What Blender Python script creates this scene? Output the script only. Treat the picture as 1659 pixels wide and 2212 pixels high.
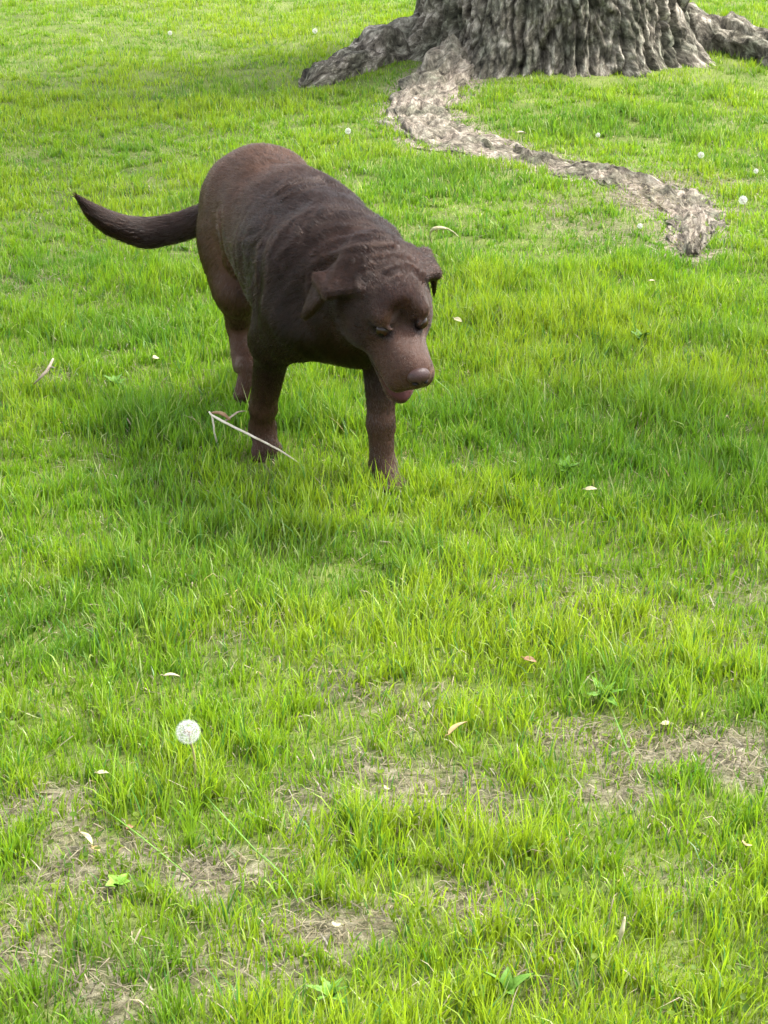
import bpy, math, random
import numpy as np
from mathutils import Vector, Matrix

for _o in list(bpy.data.objects):
    bpy.data.objects.remove(_o, do_unlink=True)
SC = bpy.context.scene
COL = SC.collection
rng = np.random.default_rng(7)
R = math.radians

# ------------------------------------------------------------------ camera
CAM_H, PITCH, FPX = 1.5, R(23.2), 2000.0
cam_d = bpy.data.cameras.new('camera')
cam_d.sensor_fit = 'VERTICAL'
cam_d.sensor_height = 24.0
cam_d.lens = 24.0 * FPX / 1024.0
cam_d.clip_start, cam_d.clip_end = 0.05, 2000.0
cam = bpy.data.objects.new('camera', cam_d)
COL.objects.link(cam)
cam.location = (0, 0, CAM_H)
cam.rotation_euler = (math.pi / 2 - PITCH, 0, 0)
SC.camera = cam

# ------------------------------------------------------------------ sky, sun, exposure
SUN_EL = R(58)
SUN_AZ = math.atan2(0.926, 0.378)          # clockwise from +Y
world = bpy.data.worlds.new('World')
SC.world = world
world.use_nodes = True
wn = world.node_tree.nodes
bg = wn['Background']
sky = wn.new('ShaderNodeTexSky')
sky.sky_type = 'NISHITA'
sky.sun_disc = False
sky.sun_elevation = SUN_EL
sky.sun_rotation = SUN_AZ
sky.air_density = 1.0
sky.dust_density = 3.5
sky.ozone_density = 1.0
veil = wn.new('ShaderNodeHueSaturation')      # thin high cloud: a paler, more neutral sky
veil.inputs['Saturation'].default_value = 0.35
world.node_tree.links.new(sky.outputs[0], veil.inputs['Color'])
world.node_tree.links.new(veil.outputs[0], bg.inputs[0])
bg.inputs[1].default_value = 0.15
sun_d = bpy.data.lights.new('sun', 'SUN')
sun_d.energy = 1.45
sun_d.angle = R(12)
sun_d.color = (1.0, 0.97, 0.92)
sun = bpy.data.objects.new('sun', sun_d)
COL.objects.link(sun)
to_sun = Vector((math.sin(SUN_AZ) * math.cos(SUN_EL), math.cos(SUN_AZ) * math.cos(SUN_EL), math.sin(SUN_EL)))
sun.rotation_euler = to_sun.to_track_quat('Z', 'Y').to_euler()
sun.location = to_sun * 30
vs = SC.view_settings
vs.view_transform = 'Standard'
vs.look = 'None'
vs.gamma = 1.0
vs.exposure = 2.47
vs.use_curve_mapping = False
SC.cycles.max_bounces = 6
SC.cycles.diffuse_bounces = 3
SC.cycles.transmission_bounces = 3
SC.cycles.transparent_max_bounces = 6


# ------------------------------------------------------------------ helpers
def tag(o, label=None, cat=None, group=None, kind=None):
    if label: o['label'] = label
    if cat: o['category'] = cat
    if group: o['group'] = group
    if kind: o['kind'] = kind
    return o


def empty(name, loc):
    o = bpy.data.objects.new(name, None)
    COL.objects.link(o)
    o.location = loc
    o.empty_display_size = 0.05
    return o


_T = np.arange(256)
np.random.default_rng(3).shuffle(_T)
_PERM = np.concatenate([_T, _T, _T])
_G3 = np.random.default_rng(5).normal(size=(256, 3))
_G3 /= np.linalg.norm(_G3, axis=1)[:, None]


def perlin(x, y, z=0.0):
    x, y, z = np.broadcast_arrays(np.asarray(x, float), np.asarray(y, float), np.asarray(z, float))
    xi, yi, zi = np.floor(x).astype(int), np.floor(y).astype(int), np.floor(z).astype(int)
    xf, yf, zf = x - xi, y - yi, z - zi
    u, v, w = (t * t * t * (t * (t * 6 - 15) + 10) for t in (xf, yf, zf))
    out = 0.0
    for dx in (0, 1):
        for dy in (0, 1):
            for dz in (0, 1):
                h = _PERM[_PERM[_PERM[(xi + dx) & 255] + ((yi + dy) & 255)] + ((zi + dz) & 255)]
                g = _G3[h]
                d = g[..., 0] * (xf - dx) + g[..., 1] * (yf - dy) + g[..., 2] * (zf - dz)
                out = out + d * (u if dx else 1 - u) * (v if dy else 1 - v) * (w if dz else 1 - w)
    return out * 1.5


def fbm(x, y, z=0.0, o=3):
    s, a = 0.0, 1.0
    for k in range(o):
        s = s + a * perlin(x * 2 ** k + 17 * k, y * 2 ** k + 5 * k, np.asarray(z) * 2 ** k + 3 * k)
        a *= 0.5
    return s


def smooth(a, b, x):
    t = np.clip((x - a) / (b - a), 0, 1)
    return t * t * (3 - 2 * t)


def np_mesh(name, V, faces, mat, parent=None, col=None, flat=False, extra=None):
    """one mesh object from numpy arrays; faces is a list of (n,k) index arrays"""
    me = bpy.data.meshes.new(name)
    V = np.ascontiguousarray(V, dtype=np.float32)
    me.vertices.add(len(V))
    me.vertices.foreach_set('co', V.ravel())
    faces = [np.asarray(f, dtype=np.int32) for f in faces if len(f)]
    idx = np.concatenate([f.ravel() for f in faces])
    tot = np.concatenate([np.full(len(f), f.shape[1]) for f in faces])
    start = np.concatenate([[0], np.cumsum(tot)[:-1]]).astype(np.int32)
    me.loops.add(len(idx))
    me.loops.foreach_set('vertex_index', idx)
    me.polygons.add(len(tot))
    me.polygons.foreach_set('loop_start', start)
    me.update(calc_edges=True)
    me.validate()
    if flat:
        me.polygons.foreach_set('use_smooth', np.zeros(len(tot), dtype=bool))
    else:
        me.polygons.foreach_set('use_smooth', np.ones(len(tot), dtype=bool))
    if col is not None:
        a = me.attributes.new('Col', 'FLOAT_COLOR', 'POINT')
        c = np.ones((len(V), 4), dtype=np.float32)
        c[:, :3] = col
        a.data.foreach_set('color', c.ravel())
    for k, arr in (extra or {}).items():
        a = me.attributes.new(k, 'FLOAT', 'POINT')
        a.data.foreach_set('value', np.asarray(arr, dtype=np.float32))
    me.materials.append(mat)
    o = bpy.data.objects.new(name, me)
    COL.objects.link(o)
    if parent is not None:
        o.parent = parent
    return o


def tube(pts, rad, n=8, squash=None, cap=True):
    """V, faces of a tube along pts with radii rad"""
    pts = np.asarray(pts, float)
    rad = np.broadcast_to(np.asarray(rad, float), (len(pts),))
    T = np.gradient(pts, axis=0)
    T /= np.linalg.norm(T, axis=1)[:, None] + 1e-12
    up = np.array([0, 0, 1.0]) if abs(T[0][2]) < 0.9 else np.array([1.0, 0, 0])
    A = np.cross(T, up)
    A /= np.linalg.norm(A, axis=1)[:, None] + 1e-12
    B = np.cross(A, T)
    an = np.linspace(0, 2 * np.pi, n, endpoint=False)
    V = pts[:, None, :] + rad[:, None, None] * (np.cos(an)[None, :, None] * A[:, None, :] + (squash or 1.0) * np.sin(an)[None, :, None] * B[:, None, :])
    m = len(pts)
    V = V.reshape(-1, 3)
    i = np.arange(m - 1)[:, None] * n + np.arange(n)[None, :]
    j = np.arange(m - 1)[:, None] * n + (np.arange(n)[None, :] + 1) % n
    F = np.stack([i, j, j + n, i + n], -1).reshape(-1, 4)
    tris = np.zeros((0, 3), int)
    if cap:
        V = np.vstack([V, pts[0], pts[-1]])
        a = np.arange(n); b = (a + 1) % n
        t1 = np.stack([b, a, np.full(n, m * n)], -1)
        t2 = np.stack([a + (m - 1) * n, b + (m - 1) * n, np.full(n, m * n + 1)], -1)
        tris = np.vstack([t1, t2])
    return V, F, tris


def spline(P, n):
    """Catmull-Rom resample"""
    P = np.asarray(P, float)
    Q = np.vstack([2 * P[0] - P[1], P, 2 * P[-1] - P[-2]])
    t = np.linspace(0, len(P) - 1 - 1e-9, n)
    i = t.astype(int)
    f = (t - i)[:, None]
    p0, p1, p2, p3 = Q[i], Q[i + 1], Q[i + 2], Q[i + 3]
    return 0.5 * (2 * p1 + (p2 - p0) * f + (2 * p0 - 5 * p1 + 4 * p2 - p3) * f ** 2 + (3 * p1 - p0 - 3 * p2 + p3) * f ** 3)


def at(px, py, h=0.0):
    """ground point (at height h) seen at a place of the 768 x 1024 picture"""
    u, v = (px - 384.0) / FPX, (py - 512.0) / FPX
    c, s = math.cos(PITCH), math.sin(PITCH)
    dy, dz = c - v * s, -s - v * c
    t = (h - CAM_H) / dz
    return np.array([u * t, dy * t, h])


def new_mat(name):
    m = bpy.data.materials.new(name)
    m.use_nodes = True
    nt = m.node_tree
    nt.nodes.clear()
    out = nt.nodes.new('ShaderNodeOutputMaterial')
    return m, nt, out


def N(nt, typ, **kw):
    n = nt.nodes.new(typ)
    for k, v in kw.items():
        if isinstance(k, str) and hasattr(n, k):
            setattr(n, k, v)
    return n


def ramp(nt, stops):
    r = nt.nodes.new('ShaderNodeValToRGB')
    e = r.color_ramp.elements
    while len(e) < len(stops):
        e.new(0.5)
    for el, (p, c) in zip(e, stops):
        el.position = p
        el.color = (*c, 1)
    return r


def principled(nt, out, rough=0.6, spec=0.3):
    b = nt.nodes.new('ShaderNodeBsdfPrincipled')
    b.inputs['Roughness'].default_value = rough
    b.inputs['Specular IOR Level'].default_value = spec
    nt.links.new(b.outputs[0], out.inputs[0])
    return b


def noisy_mat(name, c1, c2, scale=30.0, rough=0.7, spec=0.2, bump=0.0, detail=5.0, dist=0.01):
    m, nt, out = new_mat(name)
    b = principled(nt, out, rough, spec)
    tc = nt.nodes.new('ShaderNodeTexCoord')
    no = nt.nodes.new('ShaderNodeTexNoise')
    no.inputs['Scale'].default_value = scale
    no.inputs['Detail'].default_value = detail
    nt.links.new(tc.outputs['Object'], no.inputs['Vector'])
    r = ramp(nt, [(0.3, c1), (0.7, c2)])
    nt.links.new(no.outputs[0], r.inputs[0])
    nt.links.new(r.outputs[0], b.inputs['Base Color'])
    if bump:
        bu = nt.nodes.new('ShaderNodeBump')
        bu.inputs['Strength'].default_value = bump
        bu.inputs['Distance'].default_value = dist
        nt.links.new(no.outputs[0], bu.inputs['Height'])
        nt.links.new(bu.outputs[0], b.inputs['Normal'])
    return m


# ================================================================== ground
TREE = np.array([0.66, 8.12, 0.0])

# bare, worn places in the turf: picture place, radii in metres
BARE = []
for px, py, rx, ry, st in ((630, 745, .13, .06, .9), (715, 748, .12, .07, 1), (745, 765, .10, .06, .8), (560, 735, .09, .06, .7), (600, 790, .10, .05, .8),
                           (410, 780, .12, .06, .8), (350, 770, .08, .05, .6), (475, 800, .10, .05, .7), (400, 715, .12, .05, .5), (345, 690, .10, .06, .5),
                           (40, 815, .11, .05, .9), (110, 850, .12, .05, .9), (215, 885, .11, .04, 1), (70, 885, .10, .05, .8), (20, 945, .09, .05, .8),
                           (345, 930, .10, .05, .9), (480, 905, .10, .05, .8), (90, 1000, .08, .05, .8), (250, 950, .14, .06, .5), (300, 820, .09, .05, .6),
                           (700, 880, .10, .05, .35), (540, 960, .08, .04, .4), (30, 290, .16, .10, .3), (50, 375, .14, .07, .35), (190, 385, .10, .06, .3),
                           (620, 590, .20, .08, .35), (500, 600, .12, .06, .3), (250, 640, .12, .06, .25), (735, 570, .15, .08, .25), (690, 640, .2, .08, .3),
                           (560, 215, .10, .14, .5), (640, 200, .18, .10, .8), (700, 183, .25, .06, .6), (690, 255, .06, .12, .6), (600, 235, .15, .1, .35)):
    p = at(px, py)
    BARE.append((p[0], p[1], rx * 0.85, ry * 1.5, st * 0.80))

# the long surface root that runs from the trunk towards the right
ROOT_PX = ((462, 82), (430, 100), (421, 117), (432, 133), (475, 148), (525, 162), (580, 173), (628, 184), (665, 197), (690, 212), (692, 235), (690, 258))
ROOT_PATH = np.array([at(*p) for p in ROOT_PX])
ROOT_W = np.array([.12, .125, .125, .14, .135, .11, .09, .085, .115, .10, .07, .03])
LEFT_PX = ((425, 66), (395, 68), (365, 74), (338, 82), (315, 87), (303, 90))
LEFT_PATH = np.array([at(*p) for p in LEFT_PX])
LEFT_W = np.array([.14, .125, .105, .085, .065, .025])
RIGHT_PATH = np.vstack([at(655, 56), at(722, 62), at(768, 70), at(830, 84), at(890, 110)])
RIGHT_W = np.array([.14, .11, .09, .075, .04])


def path_dist(x, y, path, w):
    """signed distance (in widths) to a root's middle line"""
    full = np.full(np.shape(x), 9.0)
    P = spline(np.c_[path, w], 40)
    m = (x > P[:, 0].min() - 0.5) & (x < P[:, 0].max() + 0.5) & (y > P[:, 1].min() - 0.5) & (y < P[:, 1].max() + 0.5)
    x, y = x[m], y[m]
    best = np.full(len(x), 9.0)
    for i in range(len(P) - 1):
        a, b = P[i, :2], P[i + 1, :2]
        ab = b - a
        t = np.clip(((x - a[0]) * ab[0] + (y - a[1]) * ab[1]) / (ab @ ab + 1e-9), 0, 1)
        d = np.hypot(x - a[0] - t * ab[0], y - a[1] - t * ab[1])
        best = np.minimum(best, d - (P[i, 3] + (P[i + 1, 3] - P[i, 3]) * t))
    full[m] = best
    return full


def bare(x, y):
    b = np.zeros(np.shape(x))
    wx = 0.05 * perlin(x * 7, y * 7, 1.5) + 0.025 * perlin(x * 19, y * 19, 4.5)
    wy = 0.08 * perlin(x * 7, y * 5, 7.5) + 0.03 * perlin(x * 19, y * 15, 9.5)
    for cx, cy, rx, ry, st in BARE:
        d = np.hypot((x + wx - cx) / rx, (y + wy - cy) / ry)
        b = np.maximum(b, st * smooth(1.25, 0.45, d))
    return b


def gz(x, y):
    x = np.asarray(x, float); y = np.asarray(y, float)
    d = np.hypot(x - TREE[0], y - TREE[1])
    f = np.exp(-(np.hypot(x, y - 5) / 14) ** 2)
    z = f * (0.014 * perlin(x * 1.1, y * 1.1, 2.2) + 0.010 * perlin(x * 3.1, y * 3.1, 5.2))
    return z + 0.05 * np.exp(-((d - 0.3) / 0.75) ** 2) - 0.0


near_x = np.arange(-4.2, 4.21, 0.04)
far = np.array([4.6, 5.4, 7, 10, 16, 30, 60, 120, 250, 500])
gx = np.concatenate([-far[::-1], near_x, far])
gy = np.concatenate([-far[::-1] + 3.2, np.arange(-1.0, 12.01, 0.045), 12 + np.array([.5, 1.5, 3, 6, 12, 30, 60, 120, 250, 500])])
GX, GY = np.meshgrid(gx, gy, indexing='ij')
GZ = gz(GX, GY)
GB = bare(GX, GY)
dl = path_dist(GX.ravel(), GY.ravel(), ROOT_PATH, ROOT_W).reshape(GX.shape)
GB = np.maximum(GB, smooth(0.10, -0.02, dl + 0.04 * perlin(GX * 6, GY * 6, 3)))
GZ = GZ + 0.004 * perlin(GX * 14, GY * 14, 8.1) * (np.abs(GX) < 4.3) * (GY < 12) * (GY > -1)
nx_, ny_ = GX.shape
i = np.arange(nx_ - 1)[:, None] * ny_ + np.arange(ny_ - 1)[None]
GF = np.stack([i, i + ny_, i + ny_ + 1, i + 1], -1).reshape(-1, 4)

m_ground, nt, out = new_mat('lawn_soil')
b = principled(nt, out, 0.9, 0.1)
tc = nt.nodes.new('ShaderNodeTexCoord')
n1 = nt.nodes.new('ShaderNodeTexNoise'); n1.inputs['Scale'].default_value = 55; n1.inputs['Detail'].default_value = 8; n1.inputs['Roughness'].default_value = 0.7
n2 = nt.nodes.new('ShaderNodeTexNoise'); n2.inputs['Scale'].default_value = 7; n2.inputs['Detail'].default_value = 5
n3 = nt.nodes.new('ShaderNodeTexNoise'); n3.inputs['Scale'].default_value = 1.2; n3.inputs['Detail'].default_value = 6
for q in (n1, n2, n3):
    nt.links.new(tc.outputs['Object'], q.inputs['Vector'])
soil = ramp(nt, [(0.36, (0.045, 0.036, 0.029)), (0.5, (0.16, 0.130, 0.10)), (0.64, (0.33, 0.285, 0.225))])
nt.links.new(n1.outputs[0], soil.inputs[0])
turf = ramp(nt, [(0.3, (0.06, 0.085, 0.018)), (0.7, (0.13, 0.16, 0.04))])
nt.links.new(n2.outputs[0], turf.inputs[0])
at_b = nt.nodes.new('ShaderNodeAttribute'); at_b.attribute_name = 'bare'
mx = nt.nodes.new('ShaderNodeMix'); mx.data_type = 'RGBA'
nt.links.new(at_b.outputs['Fac'], mx.inputs[0])
nt.links.new(turf.outputs[0], mx.inputs[6]); nt.links.new(soil.outputs[0], mx.inputs[7])
nt.links.new(mx.outputs[2], b.inputs['Base Color'])
bu = nt.nodes.new('ShaderNodeBump'); bu.inputs['Strength'].default_value = 0.8; bu.inputs['Distance'].default_value = 0.012
nt.links.new(n1.outputs[0], bu.inputs['Height']); nt.links.new(bu.outputs[0], b.inputs['Normal'])
ground = np_mesh('ground', np.stack([GX, GY, GZ], -1).reshape(-1, 3), [GF], m_ground, extra={'bare': GB.ravel()})
tag(ground, 'soil and thatch of the lawn under the grass', 'ground', kind='structure')

# ================================================================== grass
m_grass, nt, out = new_mat('grass_blade')
a = nt.nodes.new('ShaderNodeAttribute'); a.attribute_name = 'Col'
df = nt.nodes.new('ShaderNodeBsdfPrincipled')
df.inputs['Roughness'].default_value = 0.42; df.inputs['Specular IOR Level'].default_value = 0.45
tr = nt.nodes.new('ShaderNodeBsdfTranslucent')
hs = nt.nodes.new('ShaderNodeMix'); hs.data_type = 'RGBA'; hs.blend_type = 'MULTIPLY'; hs.inputs[0].default_value = 1.0
hs.inputs[7].default_value = (1.12, 1.12, 0.6, 1)
nt.links.new(a.outputs['Color'], df.inputs['Base Color'])
nt.links.new(a.outputs['Color'], hs.inputs[6]); nt.links.new(hs.outputs[2], tr.inputs['Color'])
ms = nt.nodes.new('ShaderNodeMixShader'); ms.inputs[0].default_value = 0.5
nt.links.new(df.outputs[0], ms.inputs[1]); nt.links.new(tr.outputs[0], ms.inputs[2]); nt.links.new(ms.outputs[0], out.inputs[0])


def blades(P, H, Wd, az, lean, curl, c0, c1, segs=3, face=None):
    """vertices, faces and colours of n bent, tapering blades"""
    n = len(P)
    d = np.stack([np.cos(az), np.sin(az), 0 * az], -1)
    fa = az + np.pi / 2 if face is None else face
    wv = np.stack([np.cos(fa), np.sin(fa), 0 * fa], -1)
    V = np.zeros((n, 2 * segs + 1, 3)); C = np.zeros((n, 2 * segs + 1, 3))
    for k in range(segs + 1):
        t = k / segs
        hor = lean * t + curl * t * t
        ver = np.sqrt(np.maximum(1 - np.minimum(hor, 0.97) ** 2, 0.03)) * t
        c = P + d * (H * hor)[:, None] + np.array([0, 0, 1.0]) * (H * ver)[:, None]
        w = Wd * (1 - 0.25 * t) * (1 if t < 0.5 else (1 - ((t - 0.5) / 0.5) ** 1.6))
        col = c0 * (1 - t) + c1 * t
        if k == segs:
            V[:, 2 * k] = c; C[:, 2 * k] = col
        else:
            V[:, 2 * k] = c - wv * w[:, None] / 2; V[:, 2 * k + 1] = c + wv * w[:, None] / 2
            C[:, 2 * k] = col; C[:, 2 * k + 1] = col
    m = 2 * segs + 1
    o = np.arange(n)[:, None] * m
    Q = [np.concatenate([o + 2 * k, o + 2 * k + 1, o + 2 * k + 3, o + 2 * k + 2], 1) for k in range(segs - 1)]
    T = np.concatenate([o + 2 * segs - 2, o + 2 * segs - 1, o + 2 * segs], 1)
    return V.reshape(-1, 3), (np.vstack(Q) if Q else np.zeros((0, 4), int)), T, C.reshape(-1, 3)


def in_frame(x, y, side):
    """rough lawn area that the picture (and a camera a step aside) looks at"""
    return np.abs(x) < 0.30 + 0.185 * y + side


# colour families of the turf (albedo)
G_FRESH = np.array([0.136, 0.275, 0.010]); G_YEL = np.array([0.224, 0.335, 0.015]); G_DEEP = np.array([0.060, 0.175, 0.014])
G_BLUE = np.array([0.070, 0.190, 0.030]); G_PALE = np.array([0.26, 0.34, 0.10]); G_STRAW = np.array([0.36, 0.315, 0.185])


def sow(y0, y1, dens, side, hmul, wmul, segs, seed, straw=0.03, fill=False):
    g = np.random.default_rng(seed)
    xm = 0.30 + 0.185 * y1 + side
    n = int(dens * 2 * xm * (y1 - y0))
    x = g.uniform(-xm, xm, n); y = g.uniform(y0, y1, n)
    # pull blades together into tufts
    tx, ty = 0.055 * perlin(x * 12, y * 12, 11.3), 0.055 * perlin(x * 12, y * 12, 23.7)
    if not fill:
        x, y = x + tx, y + ty
    B = bare(x, y)
    dr = path_dist(x, y, ROOT_PATH, np.array([.09, .10, .105, .115, .105, .08, .055, .055, .085, .07, .04, .01]))
    dl_ = path_dist(x, y, LEFT_PATH, LEFT_W * 0.95)
    dd = np.hypot(x - TREE[0], y - TREE[1])
    clump = fbm(x * 5.5, y * 5.5, 3.3) * (0.0 if fill else 1.0)
    big = fbm(x * 0.9, y * 0.9, 8.8)
    p = np.clip(1.0 - 0.95 * B, 0, 1) * np.clip(0.88 + 0.45 * clump, 0.5, 1)
    p = p * smooth(-0.025, 0.02, dr + 0.03 * perlin(x * 14, y * 14, 2)) * smooth(-0.01, 0.02, dl_) * (dd > 0.57)
    k = in_frame(x, y, side) & (g.random(n) < p)
    x, y, B, clump, big, dr, dd = (q[k] for q in (x, y, B, clump, big, dr, dd))
    n = len(x)
    P = np.stack([x, y, gz(x, y) - 0.004], -1)
    near_root = smooth(0.12, 0.0, dr) + smooth(0.85, 0.6, dd)
    H = (0.052 + 0.030 * np.clip(clump, -0.5, 1.0) + 0.010 * big) * g.lognormal(0, 0.24, n) * hmul * (1 - 0.55 * B) * (1 - 0.35 * np.clip(near_root, 0, 1))
    H = np.clip(H, 0.012, 0.135)
    Wd = g.uniform(0.0020, 0.0042, n) * wmul
    az = g.uniform(0, 2 * np.pi, n) + 1.2 * perlin(x * 4, y * 4, 31)
    lean = np.abs(g.normal(0.10, 0.16, n)); curl = np.abs(g.normal(0.16, 0.20, n))
    r = g.random(n)[:, None]
    mixv = np.clip(0.5 + 0.9 * big + 0.5 * clump + 0.25 * g.normal(size=n), 0, 1)[:, None]
    c = G_FRESH * (1 - mixv) + G_YEL * mixv
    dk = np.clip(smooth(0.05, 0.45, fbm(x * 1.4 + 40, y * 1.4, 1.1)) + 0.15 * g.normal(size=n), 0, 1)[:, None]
    lush_shade = np.zeros(n)  # deeper, taller grass; soft shade beside the dog is painted in with it
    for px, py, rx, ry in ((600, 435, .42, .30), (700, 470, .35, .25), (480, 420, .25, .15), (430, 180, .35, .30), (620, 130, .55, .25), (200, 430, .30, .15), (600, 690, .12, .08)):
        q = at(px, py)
        lush_shade = np.maximum(lush_shade, smooth(1.3, 0.5, np.hypot((x - q[0]) / rx, (y - q[1]) / ry) + 0.35 * perlin(x * 4, y * 4, 77)))
    H = H * (1 + 0.30 * lush_shade)
    dk = np.maximum(dk, 0.95 * lush_shade[:, None])
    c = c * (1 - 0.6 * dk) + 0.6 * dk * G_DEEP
    c = np.where(r < 0.10, G_BLUE, c)
    c = np.where(r > 0.93, G_PALE, c)
    dead = (g.random(n) < straw + 0.06 * B)[:, None]
    c = np.where(dead, G_STRAW * g.uniform(0.7, 1.15, (n, 1)), c)
    H = np.where(dead[:, 0], H * 0.75, H); lean = np.where(dead[:, 0], lean + 0.5, lean)
    c = c * g.uniform(0.75, 1.25, (n, 1))
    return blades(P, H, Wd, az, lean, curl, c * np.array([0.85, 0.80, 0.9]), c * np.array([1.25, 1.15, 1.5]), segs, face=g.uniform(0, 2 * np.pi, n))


def join(parts):
    Vs, Qs, Ts, Cs, o = [], [], [], [], 0
    for V, Q, T, C in parts:
        Vs.append(V); Qs.append(Q + o); Ts.append(T + o); Cs.append(C); o += len(V)
    return np.vstack(Vs), np.vstack(Qs), np.vstack(Ts), np.vstack(Cs)


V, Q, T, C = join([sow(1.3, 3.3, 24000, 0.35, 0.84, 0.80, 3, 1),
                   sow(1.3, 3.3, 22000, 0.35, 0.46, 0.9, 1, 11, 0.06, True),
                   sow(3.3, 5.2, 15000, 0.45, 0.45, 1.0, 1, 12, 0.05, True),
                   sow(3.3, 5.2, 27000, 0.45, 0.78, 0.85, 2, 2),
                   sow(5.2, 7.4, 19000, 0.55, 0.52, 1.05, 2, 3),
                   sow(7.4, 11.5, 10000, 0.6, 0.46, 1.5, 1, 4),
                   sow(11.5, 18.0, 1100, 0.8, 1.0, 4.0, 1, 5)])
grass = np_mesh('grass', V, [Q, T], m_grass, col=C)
tag(grass, 'bright green uneven lawn grass with thin patches', 'grass', kind='stuff')

# dry clippings and thatch lying in the worn places
g = np.random.default_rng(21)
n = 300000
x = g.uniform(-1.4, 1.8, n); y = g.uniform(1.4, 7.0, n)
B = bare(x, y)
k = in_frame(x, y, 0.35) & (g.random(n) < 0.05 + 0.95 * B)
x, y = x[k], y[k]; n = len(x)
P = np.stack([x, y, gz(x, y) + g.uniform(0.003, 0.014, n)], -1)
c = G_STRAW * np.array([0.92, 0.92, 1.0]) * g.uniform(0.3, 1.0, (n, 1)) * np.where(g.random((n, 1)) < 0.35, np.array([0.6, 0.56, 0.52]), np.array([1, 1, 1]))
az = g.uniform(0, 2 * np.pi, n)
V, Q, T, C = blades(P, g.uniform(0.012, 0.045, n), g.uniform(0.0008, 0.0026, n), az, 0.965 + 0 * az, 0.03 * g.normal(size=n), c, c, 2)
V[:, 2] = np.repeat(P[:, 2], 5) + np.repeat(g.normal(0, 0.0035, n), 5) * np.tile([-1, -1, 0.2, 0.2, 1], n) + np.repeat(g.uniform(0, 0.003, n), 5) * np.tile([0, 0, 1, 1, 0], n)
thatch = np_mesh('thatch', V, [Q, T], m_grass, col=C)
tag(thatch, 'dry straw coloured thatch lying in the worn patches of the lawn', 'thatch', kind='stuff')

# low broad-leaved ground cover (small round leaflets)
def leaflets(n, x0, x1, y0, y1, seed, wt):
    g = np.random.default_rng(seed)
    x = g.uniform(x0, x1, n); y = g.uniform(y0, y1, n)
    k = (g.random(n) < wt(x, y)) & in_frame(x, y, 0.3)
    x, y = x[k], y[k]; n = len(x)
    h = g.uniform(0.008, 0.040, n)
    r = g.uniform(0.002, 0.0052, n)
    nrm = unit_(np.stack([g.normal(0, 0.45, n), g.normal(0, 0.45, n) - 0.15, np.ones(n)], -1))
    t1 = unit_(np.cross(nrm, g.normal(size=(n, 3)))); t2 = np.cross(nrm, t1)
    cen = np.stack([x, y, gz(x, y) + h], -1)
    an = np.linspace(0, 2 * np.pi, 7, endpoint=False)
    V = cen[:, None] + r[:, None, None] * (np.cos(an)[None, :, None] * t1[:, None] * 1.25 + np.sin(an)[None, :, None] * t2[:, None]) 
    V[:, ::2] += 0.15 * r[:, None, None] * nrm[:, None]
    c = (np.array([0.10, 0.20, 0.020]) * (1 - (m := g.random((n, 1)))) + m * np.array([0.21, 0.30, 0.03])) * g.uniform(0.35, 0.75, (n, 1))
    V = np.concatenate([V, (cen - 0.15 * r[:, None] * nrm)[:, None]], 1)
    o = np.arange(n)[:, None] * 8
    T = np.vstack([np.concatenate([o + a_, o + (a_ + 1) % 7, o + 7], 1) for a_ in range(7)])
    return V.reshape(-1, 3), T, np.repeat(c, 8, axis=0)


def unit_(v):
    return v / (np.linalg.norm(v, axis=-1, keepdims=True) + 1e-9)


V, T, C = leaflets(9000, -0.9, 0.9, 1.5, 3.2, 31, lambda x, y: np.clip(0.10 + 0.9 * smooth(0.05, 0.5, fbm(x * 3.5 + 9, y * 3.5, 6.6)) * smooth(3.1, 2.2, y), 0, 1))
m_cover = m_grass.copy(); m_cover.name = 'weed_leaflet'
next(q for q in m_cover.node_tree.nodes if q.type == 'BSDF_PRINCIPLED').inputs['Specular IOR Level'].default_value = 0.1
cover = np_mesh('ground_cover', V, [T], m_cover, col=C)
tag(cover, 'small round leaved weeds spreading low between the grass in the foreground', 'weeds', kind='stuff')


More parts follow.
